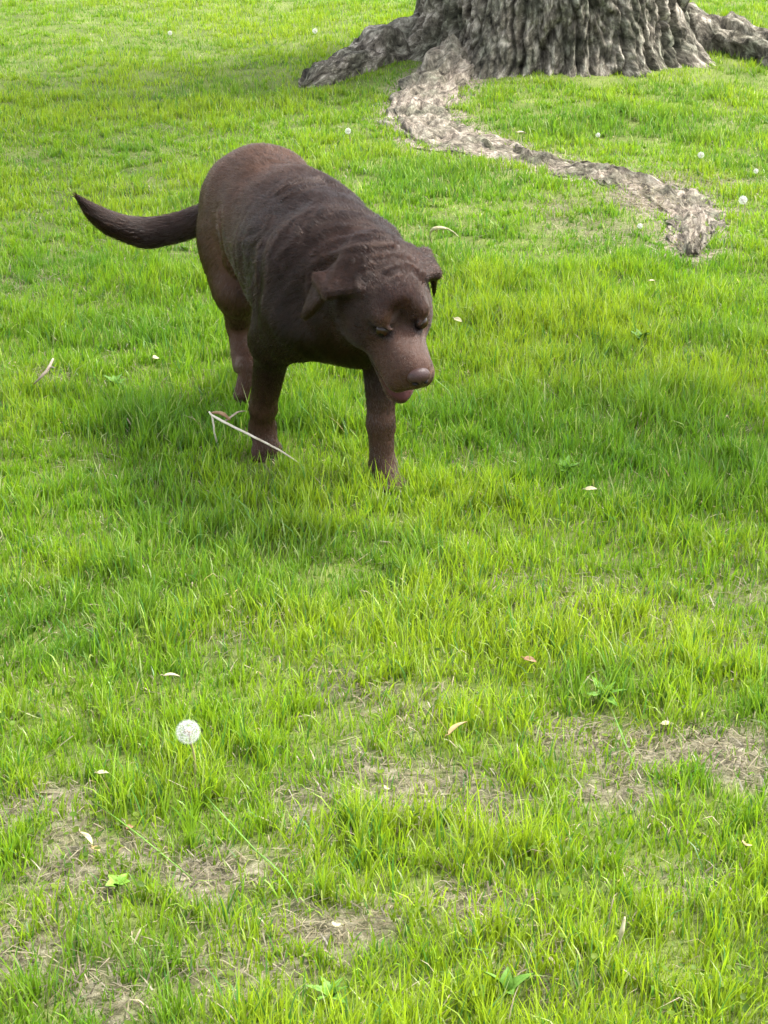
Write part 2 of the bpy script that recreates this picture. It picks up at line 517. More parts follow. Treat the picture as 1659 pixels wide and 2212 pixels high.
# ================================================================== tree
def bark_mat(name, dark, mid, light, su, sv):
    """bark that follows the grain: attributes 'around' and 'along' (metres) run over the surface"""
    m, nt, out = new_mat(name)
    b = principled(nt, out, 0.85, 0.15)
    a1 = nt.nodes.new('ShaderNodeAttribute'); a1.attribute_name = 'around'
    a2 = nt.nodes.new('ShaderNodeAttribute'); a2.attribute_name = 'along'

    def coords(k1, k2):
        x = nt.nodes.new('ShaderNodeMath'); x.operation = 'MULTIPLY'; x.inputs[1].default_value = k1
        y = nt.nodes.new('ShaderNodeMath'); y.operation = 'MULTIPLY'; y.inputs[1].default_value = k2
        nt.links.new(a1.outputs['Fac'], x.inputs[0]); nt.links.new(a2.outputs['Fac'], y.inputs[0])
        c = nt.nodes.new('ShaderNodeCombineXYZ')
        nt.links.new(x.outputs[0], c.inputs[0]); nt.links.new(y.outputs[0], c.inputs[1])
        return c
    n1 = nt.nodes.new('ShaderNodeTexNoise'); n1.inputs['Scale'].default_value = 1; n1.inputs['Detail'].default_value = 9; n1.inputs['Roughness'].default_value = 0.74; n1.inputs['Distortion'].default_value = 0.3
    nt.links.new(coords(su, sv).outputs[0], n1.inputs['Vector'])
    n2 = nt.nodes.new('ShaderNodeTexNoise'); n2.inputs['Scale'].default_value = 1; n2.inputs['Detail'].default_value = 5
    nt.links.new(coords(su * 0.2, sv * 0.5).outputs[0], n2.inputs['Vector'])
    n3 = nt.nodes.new('ShaderNodeTexNoise'); n3.inputs['Scale'].default_value = 1; n3.inputs['Detail'].default_value = 5; n3.inputs['Roughness'].default_value = 0.65
    nt.links.new(coords(su * 3.2, sv * 3.0).outputs[0], n3.inputs['Vector'])
    r1 = ramp(nt, [(0.36, dark), (0.50, mid), (0.66, light)])
    nt.links.new(n1.outputs[0], r1.inputs[0])
    r2 = ramp(nt, [(0.35, (0.58, 0.62, 0.50)), (0.65, (1.35, 1.27, 1.18))])
    nt.links.new(n2.outputs[0], r2.inputs[0])
    r3 = ramp(nt, [(0.40, (0.75, 0.75, 0.75)), (0.62, (1.25, 1.25, 1.25))])
    nt.links.new(n3.outputs[0], r3.inputs[0])
    mx = nt.nodes.new('ShaderNodeMix'); mx.data_type = 'RGBA'; mx.blend_type = 'MULTIPLY'; mx.inputs[0].default_value = 1
    nt.links.new(r1.outputs[0], mx.inputs[6]); nt.links.new(r2.outputs[0], mx.inputs[7])
    my = nt.nodes.new('ShaderNodeMix'); my.data_type = 'RGBA'; my.blend_type = 'MULTIPLY'; my.inputs[0].default_value = 1
    nt.links.new(mx.outputs[2], my.inputs[6]); nt.links.new(r3.outputs[0], my.inputs[7])
    nt.links.new(my.outputs[2], b.inputs['Base Color'])
    ad = nt.nodes.new('ShaderNodeMath'); ad.operation = 'MULTIPLY_ADD'; ad.inputs[1].default_value = 0.5
    nt.links.new(n3.outputs[0], ad.inputs[0]); nt.links.new(n1.outputs[0], ad.inputs[2])
    bu = nt.nodes.new('ShaderNodeBump'); bu.inputs['Strength'].default_value = 1.0; bu.inputs['Distance'].default_value = 0.022
    nt.links.new(ad.outputs[0], bu.inputs['Height']); nt.links.new(bu.outputs[0], b.inputs['Normal'])
    return m


m_bark = bark_mat('bark', (0.016, 0.014, 0.011), (0.110, 0.100, 0.083), (0.40, 0.38, 0.335), 34, 15)
m_rootbark = bark_mat('root_bark', (0.032, 0.027, 0.022), (0.185, 0.163, 0.135), (0.40, 0.37, 0.32), 50, 16)

m_limb = noisy_mat('limb_bark', (0.05, 0.042, 0.034), (0.15, 0.13, 0.105), 14, 0.85, 0.15, 0.8, 8, 0.03)

tree = empty('tree', TREE)
tag(tree, 'massive old tree trunk with furrowed grey bark and flaring surface roots', 'tree')


def bark_disp(s, z, w):
    """furrowed plates: s runs round the trunk, z up it"""
    sw = s + 0.060 * perlin(s * 4, z * 3, w + 1) + 0.020 * perlin(s * 14, z * 10, w + 2)
    zw = z + 0.04 * perlin(s * 6, z * 6, w + 5)
    r1 = 1 - np.abs(perlin(sw * 12, zw * 2.4, w)) * 2.3
    r2 = 1 - np.abs(perlin(sw * 30, zw * 9, w + 9)) * 2.3
    r3 = fbm(s * 42, z * 30, w + 4)
    return -0.060 * np.clip(r1, 0, 1) ** 4 - 0.020 * np.clip(r2, 0, 1) ** 3.5 + 0.010 * r3 + 0.035 * perlin(s * 3.2, z * 2.2, w + 3)


NA = 780
zz = np.concatenate([np.linspace(-0.10, 0.70, 130), np.array([.8, .87, .96, 1.08, 1.25, 1.5, 1.8, 2.2, 2.7, 3.3, 4.0, 4.8, 5.6, 6.4, 7.3])])
th = np.linspace(-np.pi, np.pi, NA, endpoint=False)
TH, ZZ = np.meshgrid(th, zz)
LOBES = ((-158, .20, .07, .20), (-118, .14, .11, .26), (-84, .07, .10, .17), (-60, .05, .12, .2), (-28, .16, .08, .24), (15, .1, .08, .25), (62, .2, .2, .25), (110, .15, .1, .25), (160, .10, .06, .22))
Rr = 0.515 - 0.02 * np.clip(ZZ, 0, 6) + 0.035 * np.exp(-np.maximum(ZZ, 0) / 0.30) + 0.07 * np.exp(-np.maximum(ZZ, 0) / 0.06)
for a0, amp, zs, w in LOBES:
    da = (TH - R(a0) + np.pi) % (2 * np.pi) - np.pi
    Rr = Rr + amp * np.exp(-np.maximum(ZZ, -0.05) / zs) * np.exp(-(da / w) ** 2)
    Rr = Rr + 0.035 * np.exp(-np.maximum(ZZ, 0) / 0.9) * np.exp(-(da / (w * 0.8)) ** 2)
Rr = Rr + bark_disp(TH * 0.55, ZZ, 2.0) * smooth(3.0, 0.5, ZZ) + 0.5 * bark_disp(TH * 0.55, ZZ, 2.0) * smooth(0.5, 3.0, ZZ)
# the seam of the wrap is on the far side and blended there
far_w = smooth(2.9, 3.12, np.abs(TH))
Rr = Rr * (1 - far_w) + far_w * Rr.mean(1, keepdims=True)
V = np.stack([Rr * np.cos(TH), Rr * np.sin(TH), ZZ], -1).reshape(-1, 3)
i = np.arange(len(zz) - 1)[:, None] * NA + np.arange(NA)
j = np.arange(len(zz) - 1)[:, None] * NA + (np.arange(NA) + 1) % NA
F = np.stack([i, j, j + NA, i + NA], -1).reshape(-1, 4)
trunk = np_mesh('trunk', V, [F], m_bark, tree, extra={'around': (TH * 0.55).ravel(), 'along': ZZ.ravel()})


def root(path, w, hgt, seed, mat=m_rootbark, n=150, sec=44):
    P = spline(np.c_[path, w, hgt], n)
    L = np.concatenate([[0], np.cumsum(np.linalg.norm(np.diff(P[:, :2], axis=0), axis=1))])
    T = np.gradient(P[:, :2], axis=0); T /= np.linalg.norm(T, axis=1)[:, None]
    A = np.stack([-T[:, 1], T[:, 0]], -1)
    an = np.linspace(0, 2 * np.pi, sec, endpoint=False)
    AN, LL = np.meshgrid(an, L)
    w_, h_ = P[:, 3:4], P[:, 4:5]
    r = 1 + 0.34 * perlin(LL * 7, np.cos(AN) * 0.8, np.sin(AN) * 0.8 + seed) + 0.16 * perlin(LL * 19, np.cos(AN) * 1.6, np.sin(AN) * 1.6 + seed)
    d = 0.35 * bark_disp(AN * 0.12 + 3 * seed, LL * 0.6, seed)
    # furrows run along the root
    d2 = -0.024 * np.clip(1 - np.abs(perlin(AN * 2.6 + 1.2 * perlin(LL * 5, AN, seed), LL * 5.5, seed + 4)) * 2.4, 0, 1) ** 2
    X = P[:, 0:1] + A[:, 0:1] * np.cos(AN) * (w_ * r + d)
    Y = P[:, 1:2] + A[:, 1:2] * np.cos(AN) * (w_ * r + d)
    Z = gz(P[:, 0], P[:, 1])[:, None] + np.sign(np.sin(AN)) * np.abs(np.sin(AN)) ** 0.6 * (h_ * r + d + d2)
    V = np.stack([X, Y, Z], -1).reshape(-1, 3) - TREE
    i = np.arange(n - 1)[:, None] * sec + np.arange(sec)
    j = np.arange(n - 1)[:, None] * sec + (np.arange(sec) + 1) % sec
    F = np.stack([i, j, j + sec, i + sec], -1).reshape(-1, 4)
    a = np.arange(sec)
    V = np.vstack([V, V[-sec:].mean(0)])
    T3_ = np.stack([a + (n - 1) * sec, (a + 1) % sec + (n - 1) * sec, np.full(sec, n * sec)], -1)
    return np_mesh('root', V, [F, T3_], mat, tree, extra={'around': np.append((AN * 0.07 + seed * 3).ravel(), 0), 'along': np.append(LL.ravel(), 0)})


root(ROOT_PATH, ROOT_W, np.array([.12, .052, .032, .025, .017, .008, .002, .003, .024, .018, .006, .002]), 1.0)
root(LEFT_PATH, LEFT_W, np.array([.17, .13, .105, .085, .07, .03]), 2.0, m_bark)
root(RIGHT_PATH, RIGHT_W, np.array([.24, .15, .095, .075, .03]), 3.0, m_bark)
for a0, ln in ((62, 1.6), (100, 1.2)):
    rr = np.array([0.45, 0.8, 1.1, ln])
    aa = R(a0) + np.array([0, 0.05, 0.15, 0.1])
    pth = TREE[:2] + np.stack([rr * np.cos(aa), rr * np.sin(aa)], -1)
    root(np.c_[pth, np.zeros(4)], np.array([.13, .10, .07, .03]), np.array([.22, .12, .07, .02]), a0 * 0.1, m_bark, 60, 24)

# limbs and crown, high above the picture
trg = np.random.default_rng(4)
tips = []


def limb(p, d, ln, r, lev):
    pts = [p]
    dd = d.copy()
    k = 7
    for _ in range(k):
        dd = unit_(dd + 0.16 * trg.normal(size=3) + np.array([0, 0, 0.05]))
        pts.append(pts[-1] + dd * ln / k)
    pts = np.array(pts)
    V, F, T3_ = tube(pts, np.linspace(r, r * 0.45, len(pts)), 10)
    np_mesh('limb' if lev == 0 else 'branch', V, [F, T3_], m_limb, tree)
    if lev >= 1:
        tips.extend(pts[2:])
    if lev < 2:
        for q in range(4 if lev == 0 else 3):
            s_ = pts[3 + q] if lev == 0 else pts[3 + q]
            nd = unit_(dd + 0.9 * trg.normal(size=3))
            limb(s_, nd, ln * 0.6, r * 0.45, lev + 1)


for q in range(6):
    a0 = q * 1.05 + 0.4
    limb(np.array([0.1 * math.cos(a0), 0.1 * math.sin(a0), 6.7 + 0.08 * q]), unit_(np.array([math.cos(a0), math.sin(a0), 1.0])), 3.4, 0.19, 0)
limb(np.array([0, 0, 7.0]), np.array([0.05, 0.05, 1.0]), 3.2, 0.24, 0)
# unseen low limb, added so its foliage shades the grass right of the dog
low = spline([(0.25, -0.2, 3.5), (0.75, -1.1, 3.9), (1.25, -2.3, 3.7), (1.7, -3.3, 3.3), (2.2, -3.9, 3.0)], 14)
V, F, T3_ = tube(low, np.linspace(0.17, 0.05, 14), 10)
np_mesh('limb', V, [F, T3_], m_limb, tree)
SHADE_TIPS = []
for q in range(9):
    s_ = low[5 + q]
    e_ = s_ + np.array([trg.normal(0, 0.30), trg.normal(0, 0.30), trg.uniform(-0.25, 0.2)])
    V, F, T3_ = tube(np.array([s_, (s_ + e_) / 2 + 0.05, e_]), [0.03, 0.02, 0.008], 6)
    np_mesh('branch', V, [F, T3_], m_limb, tree)
    SHADE_TIPS.append(e_); SHADE_TIPS.append((s_ + e_) / 2)
m_leaf, nt, out = new_mat('tree_leaf')
b = nt.nodes.new('ShaderNodeBsdfPrincipled'); b.inputs['Base Color'].default_value = (0.06, 0.11, 0.025, 1); b.inputs['Roughness'].default_value = 0.5
tr = nt.nodes.new('ShaderNodeBsdfTranslucent'); tr.inputs[0].default_value = (0.12, 0.18, 0.03, 1)
ms = nt.nodes.new('ShaderNodeMixShader'); ms.inputs[0].default_value = 0.4
nt.links.new(b.outputs[0], ms.inputs[1]); nt.links.new(tr.outputs[0], ms.inputs[2]); nt.links.new(ms.outputs[0], out.inputs[0])


def foliage(centres, per, spread, size):
    C_ = np.repeat(np.array(centres), per, axis=0)
    n = len(C_)
    p = C_ + trg.normal(0, spread, (n, 3))
    u_ = unit_(trg.normal(size=(n, 3)) + np.array([0, 0, -0.3])); v_ = unit_(np.cross(u_, trg.normal(size=(n, 3))))
    s_ = trg.uniform(0.7, 1.2, (n, 1)) * size
    V = np.stack([p - u_ * s_, p + v_ * s_ * 0.55, p + u_ * s_, p - v_ * s_ * 0.55], 1).reshape(-1, 3)
    return V, np.arange(4 * n).reshape(-1, 4)


tips = [t for t in tips if t[2] > 6.8]
V1, F1 = foliage(tips, 70, 0.24, 0.055)
V2, F2 = foliage(SHADE_TIPS[6:], 150, 0.17, 0.055)
np_mesh('crown', np.vstack([V1, V2]), [F1, F2 + len(V1)], m_leaf, tree, flat=True)

# ================================================================== the dog
DOG_O = np.array([-0.08, 3.70, -0.008])
PSI = R(28)
DF = np.array([math.sin(PSI), -math.cos(PSI), 0.0])
DL = np.array([math.cos(PSI), math.sin(PSI), 0.0])
DM = np.stack([DF, DL, np.array([0, 0, 1.0])])            # rows: forward, left, up


def dog_world(p):
    return np.asarray(p, float) @ DM + DOG_O


def dog_local(w):
    return (np.asarray(w, float) - DOG_O) @ DM.T


def unit(v):
    v = np.asarray(v, float)
    return v / (np.linalg.norm(v, axis=-1, keepdims=True) + 1e-12)


# head frame, in dog coordinates
HEAD_C = dog_local(np.array([0.004, 3.452, 0.440]))
_hf = unit(np.array([0.345, -0.80, -0.49]))
HF = unit(np.array([_hf @ DF, _hf @ DL, _hf[2]]))
_hl = unit(np.cross(np.array([0, 0, 1.0]), HF))
_hu = np.cross(HF, _hl)
_roll = R(5)
HL = math.cos(_roll) * _hl + math.sin(_roll) * _hu
HU = np.cross(HF, HL)
HM = np.stack([HF, HL, HU])


def hd(p):
    """head coordinates -> dog coordinates"""
    return np.asarray(p, float) @ HM + HEAD_C


PR = []   # primitives: kind, data, blend k, flow direction, hair length, subtract


def cone(a, b, ra, rb, k=0.03, flow=None, hair=0.016, head=False, lat=1.0):
    a, b = (hd(a), hd(b)) if head else (np.array(a, float), np.array(b, float))
    fl = unit(b - a) if flow is None else unit(np.array(flow, float) @ HM if head else np.array(flow, float))
    PR.append(('cone', (a, b, ra, rb), k, fl, hair, False))


def ell(c, r, k=0.03, flow=(-1, 0, 0), hair=0.018, head=False, rot=None, sub=False):
    M = np.eye(3)
    if rot is not None:
        M = np.array(Matrix.Rotation(rot[1], 3, rot[0])).T
    if head:
        c = hd(c); M = M @ HM; fl = unit(np.array(flow, float) @ HM)
    else:
        c = np.array(c, float); fl = unit(np.array(flow, float))
    PR.append(('ell', (c, np.array(r, float), M), k, fl, hair, sub))


def tri(a, b, c, r, k=0.008, flow=(0, 0, -1), hair=0.008):
    a, b, c = hd(a), hd(b), hd(c)
    PR.append(('tri', (a, b, c, r), k, unit(np.array(flow, float) @ HM), hair, False))


def prim_d(kind, data, P):
    if kind == 'cone':
        a, b, ra, rb = data
        ab = b - a
        t = np.clip(((P - a) @ ab) / (ab @ ab), 0, 1)
        return np.linalg.norm(P - a - t[..., None] * ab, axis=-1) - (ra + (rb - ra) * t)
    if kind == 'ell':
        c, r, M = data
        q = (P - c) @ M.T
        k0 = np.linalg.norm(q / r, axis=-1)
        k1 = np.linalg.norm(q / (r * r), axis=-1)
        return k0 * (k0 - 1) / (k1 + 1e-9)
    a, b, c, r = data
    ba, cb, ac = b - a, c - b, a - c
    n = np.cross(ba, ac)
    pa, pb, pc = P - a, P - b, P - c

    def seg(e, p):
        t = np.clip((p @ e) / (e @ e), 0, 1)
        q = p - t[..., None] * e
        return (q * q).sum(-1)
    inside = (np.sign(pa @ np.cross(ba, n)) + np.sign(pb @ np.cross(cb, n)) + np.sign(pc @ np.cross(ac, n))) >= 2
    d2 = np.minimum(np.minimum(seg(ba, pa), seg(cb, pb)), seg(ac, pc))
    dp = (pa @ n) ** 2 / (n @ n)
    return np.sqrt(np.where(inside, dp, d2)) - r


def prim_box(kind, data):
    if kind == 'cone':
        a, b, ra, rb = data
        m = max(ra, rb)
        return np.minimum(a, b) - m, np.maximum(a, b) + m
    if kind == 'ell':
        c, r, M = data
        e = np.sqrt(((M * r[:, None]) ** 2).sum(0))
        return c - e, c + e
    a, b, c, r = data
    return np.min([a, b, c], 0) - r, np.max([a, b, c], 0) + r


# ---- trunk of the body (forward, left, up)
BACK = (-1, 0, -0.35)
ell((-0.06, -0.022, 0.418), (0.235, 0.128, 0.136), flow=BACK, hair=0.013)
ell((0.035, -0.036, 0.424), (0.14, 0.120, 0.122), 0.05, flow=BACK, hair=0.014)
ell((0.105, -0.040, 0.372), (0.10, 0.100, 0.095), 0.05, flow=(-0.5, 0, -1), hair=0.014)
cone((-0.10, -0.015, 0.436), (-0.38, 0.002, 0.452), 0.121, 0.107, 0.05, flow=BACK, hair=0.012)
ell((-0.24, 0.020, 0.452), (0.17, 0.122, 0.116), 0.05, flow=BACK, hair=0.012)
ell((-0.400, 0.014, 0.468), (0.118, 0.108, 0.116), 0.05, flow=(-1, 0, -0.3), hair=0.011)
cone((-0.46, 0.008, 0.455), (-0.505, 0.01, 0.43), 0.066, 0.040, 0.05, flow=(-1, 0, -0.8), hair=0.011)
# ---- neck and loose skin of the throat
NB = hd((-0.045, 0, -0.01))
cone((0.06, -0.036, 0.434), tuple(NB), 0.110, 0.082, 0.05, flow=(-1, 0, -0.3), hair=0.015)
cone((0.13, -0.04, 0.368), tuple(hd((-0.01, 0, -0.070))), 0.068, 0.048, 0.04, flow=(-0.6, 0, -1), hair=0.016)
# shoulder blades
ell((0.015, -0.118, 0.40), (0.080, 0.050, 0.122), 0.04, flow=(-0.6, 0, -1), hair=0.012, rot=('Y', R(14)))
ell((0.015, 0.048, 0.40), (0.080, 0.045, 0.115), 0.04, flow=(-0.6, 0, -1), hair=0.012, rot=('Y', R(14)))
# ---- fore legs
cone((0.085, 0.045, 0.37), (0.055, 0.055, 0.295), 0.062, 0.045, 0.04, hair=0.010)
cone((0.055, 0.055, 0.30), (0.078, 0.042, 0.13), 0.040, 0.0245, 0.03, hair=0.008)
cone((0.078, 0.042, 0.132), (0.088, 0.040, 0.055), 0.0255, 0.0235, 0.015, hair=0.007)
cone((0.075, -0.118, 0.37), (-0.02, -0.138, 0.30), 0.062, 0.045, 0.04, hair=0.010)
cone((-0.02, -0.137, 0.305), (-0.125, -0.116, 0.125), 0.038, 0.0245, 0.03, hair=0.008)
cone((-0.125, -0.116, 0.127), (-0.158, -0.106, 0.072), 0.0255, 0.0235, 0.015, hair=0.007)


def paw(c, yaw, pitch, sc=1.0):
    """paw with four toes; c is the middle of the pad, at its sole"""
    cy, sy = math.cos(yaw), math.sin(yaw)
    cp, sp = math.cos(pitch), math.sin(pitch)
    f = np.array([cy * cp, sy * cp, sp]); l = np.array([-sy, cy, 0.0]); u = np.cross(f, l)
    c = np.array(c, float)
    g = lambda a, b, d: tuple(c + sc * (a * f + b * l + d * u))
    cone(g(-0.018, 0, 0.040), g(0.018, 0, 0.024), 0.027 * sc, 0.023 * sc, 0.02, hair=0.008)
    for b0, b1, ln in ((-0.010, -0.030, 0.036), (-0.004, -0.011, 0.046), (0.004, 0.011, 0.046), (0.010, 0.030, 0.036)):
        cone(g(0.008, b0 * 1.5, 0.026), g(ln, b1, 0.015), 0.015 * sc, 0.0125 * sc, 0.006, hair=0.006)
    return f, l, u, c


TOES = []
TOES.append(paw((0.104, 0.040, 0.004), R(-12), R(0), 0.92))
TOES.append(paw((-0.160, -0.104, 0.026), R(-6), R(-38), 0.92))
# ---- hind legs (the right one swings forward, the left one pushes off behind)
for s, st, hk, pw in ((-1, (-0.365, -0.056, 0.295), (-0.440, -0.026, 0.196), (-0.404, -0.034, 0.120)),
                      (1, (-0.405, 0.085, 0.275), (-0.585, 0.080, 0.145), (-0.565, 0.074, 0.05))):
    ell((-0.415, s * 0.052 + 0.004, 0.385), (0.095, 0.050, 0.12), 0.04, flow=(-0.6, 0, -1), hair=0.011)
    cone((-0.425, s * 0.046 + 0.004, 0.39), st, 0.062, 0.047, 0.04, flow=(-0.5, 0, -1), hair=0.010)
    cone(st, hk, 0.044, 0.026, 0.03, hair=0.009)
    cone(hk, pw, 0.0245, 0.0235, 0.012, hair=0.007)
TOES.append(paw((-0.390, -0.036, 0.090), R(0), R(-55), 1.0))
TOES.append(paw((-0.548, 0.072, 0.006), R(4), R(-4), 0.9))
# ---- tail, swung round to the dog's right
TAIL = [dog_local(p) for p in ((-0.290, 4.120, 0.455), (-0.345, 4.165, 0.425), (-0.395, 4.20, 0.385), (-0.45, 4.21, 0.360),
                               (-0.52, 4.20, 0.355), (-0.58, 4.18, 0.378), (-0.622, 4.165, 0.412), (-0.652, 4.15, 0.450))]
TR = (0.040, 0.030, 0.025, 0.0255, 0.0265, 0.0215, 0.0135, 0.003)
TS = spline(TAIL, 24)
TRS = spline(np.array(TR)[:, None], 24)[:, 0]
for i in range(23):
    cone(tuple(TS[i]), tuple(TS[i + 1]), TRS[i], TRS[i + 1], 0.012, hair=0.017)
# ---- head (forward, left, up of the head frame)
HB = (-1, 0, 0)
ell((-0.005, 0, 0.002), (0.086, 0.069, 0.064), 0.04, flow=HB, hair=0.007, head=True)
ell((0.035, 0, 0.018), (0.048, 0.054, 0.042), 0.02, flow=HB, hair=0.006, head=True)
ell((-0.07, 0, 0.016), (0.05, 0.05, 0.043), 0.03, flow=HB, hair=0.008, head=True)
for s in (-1, 1):
    ell((0.012, s * 0.046, -0.035), (0.058, 0.034, 0.047), 0.03, flow=(-1, 0, -0.5), hair=0.008, head=True)
    ell((0.062, s * 0.031, 0.027), (0.024, 0.022, 0.013), 0.016, flow=(-1, 0, 0.2), hair=0.004, head=True)      # brow
    cone((0.070, s * 0.013, -0.034), (0.142, s * 0.012, -0.036), 0.032, 0.0255, 0.02, flow=HB, hair=0.0035, head=True)
    cone((0.062, s * 0.028, -0.055), (0.140, s * 0.021, -0.060), 0.025, 0.025, 0.015, flow=(-0.6, 0, -1), hair=0.0035, head=True)   # flews
cone((0.070, 0, -0.021), (0.158, 0, -0.026), 0.029, 0.0215, 0.015, flow=HB, hair=0.003, head=True)
ell((0.158, 0, -0.040), (0.019, 0.024, 0.026), 0.012, flow=HB, hair=0.003, head=True)
ell((0.094, 0, 0.026), (0.028, 0.018, 0.016), 0.03, head=True, sub=True)      # stop
# eye sockets
for s in (-1, 1):
    ell((0.082, s * 0.0385, 0.006), (0.016, 0.0135, 0.009), 0.006, head=True, sub=True, rot=('X', s * R(20)))
for s in (-1, 1):
    cone((0.070, s * 0.048, 0.0165), (0.092, s * 0.026, 0.0170), 0.0042, 0.0036, 0.006, flow=HB, hair=0.002, head=True)   # upper lid
    cone((0.072, s * 0.047, -0.0075), (0.092, s * 0.028, -0.007), 0.003, 0.003, 0.006, flow=HB, hair=0.002, head=True)   # lower lid
# mouth: a slot under the upper lips, then the lower jaw hanging open
SLOT_C, SLOT_R = np.array([0.118, 0, -0.104]), np.array([0.062, 0.045, 0.017])
ell(tuple(SLOT_C), tuple(SLOT_R), 0.004, head=True, sub=True, rot=('Y', R(22)))
for s in (-1, 1):
    cone((0.025, s * 0.014, -0.084), (0.112, s * 0.011, -0.131), 0.028, 0.0155, 0.005, flow=(-1, 0, -0.4), hair=0.004, head=True)
cone((0.06, 0, -0.114), (0.123, 0, -0.134), 0.022, 0.0135, 0.01, flow=(-1, 0, -0.4), hair=0.004, head=True)
# ears
for F_, B_, M1, M2, T_ in (((0.010, -0.062, 0.046), (-0.062, -0.058, 0.038), (-0.012, -0.106, 0.026), (-0.070, -0.108, 0.010), (-0.034, -0.137, -0.046)),
                           ((0.010, 0.060, 0.048), (-0.062, 0.058, 0.042), (-0.004, 0.092, 0.034), (-0.068, 0.100, 0.026), (-0.022, 0.108, -0.046))):
    sgn = 1 if F_[1] > 0 else -1
    tri(F_, B_, M1, 0.0085, 0.014, flow=(-0.1, sgn * 0.7, -0.7))
    tri(B_, M1, M2, 0.0055, 0.014, flow=(-0.1, sgn * 0.5, -0.9))
    tri(M1, M2, T_, 0.0045, 0.012, flow=(-0.1, sgn * 0.2, -1))


FOLDS = [([(271.4, 216), (267, 228), (256.4, 240), (245.8, 243)], 0.007, 0.0065),
         ([(303, 222), (300, 237), (289.5, 247.5), (282.8, 253.5)], 0.007, 0.006),
         ([(324, 211.4), (339, 208), (355.8, 211), (371, 216)], 0.006, 0.007),
         ([(279, 192), (292.5, 185.7), (307.6, 181), (319.7, 181)], 0.007, 0.006),
         ([(283.5, 199), (303, 190.5), (325, 186)], 0.006, 0.005),
         ([(220, 213), (220, 234), (226, 258), (235, 273)], 0.005, 0.008),
         ([(264, 243), (258, 258), (257, 270)], 0.006, 0.007),
         ([(307.6, 273), (319.7, 261), (337.8, 253), (363, 248), (393, 248)], 0.006, 0.006),
         ([(289.5, 262.6), (295.6, 252), (306, 243)], 0.006, 0.006),
         ([(306, 222), (320, 216), (330, 214)], 0.005, 0.006),
         ([(312, 240), (330, 230), (352, 227), (375, 230)], 0.005, 0.007),
         ([(318, 252), (335, 241), (360, 237), (388, 238)], 0.005, 0.006),
         ([(270, 158), (285, 161), (300, 164)], 0.004, 0.006),
         ([(356, 270), (368, 265.6), (383, 267), (387.5, 273)], 0.0035, 0.0045),
         ([(389, 273), (408.6, 267), (419, 273)], 0.0035, 0.0045),
         ([(362, 262), (385, 257), (410, 259)], 0.003, 0.0045)]


def first_hit(V, lo, h, px, py):
    """where the line of sight through a picture place first meets the body (dog coordinates)"""
    o_ = dog_local(np.array([0, 0, CAM_H])); e_ = dog_local(at(px, py))
    t = np.linspace(0.3, 1.0, 6000)[:, None]
    p = o_ + t * (e_ - o_)
    i = np.round((p - lo) / h).astype(int)
    ok = np.all((i >= 0) & (i < np.array(V.shape)), axis=1)
    p, i = p[ok], i[ok]
    neg = np.nonzero(V[i[:, 0], i[:, 1], i[:, 2]] < 0)[0]
    return p[neg[0]] if len(neg) else None


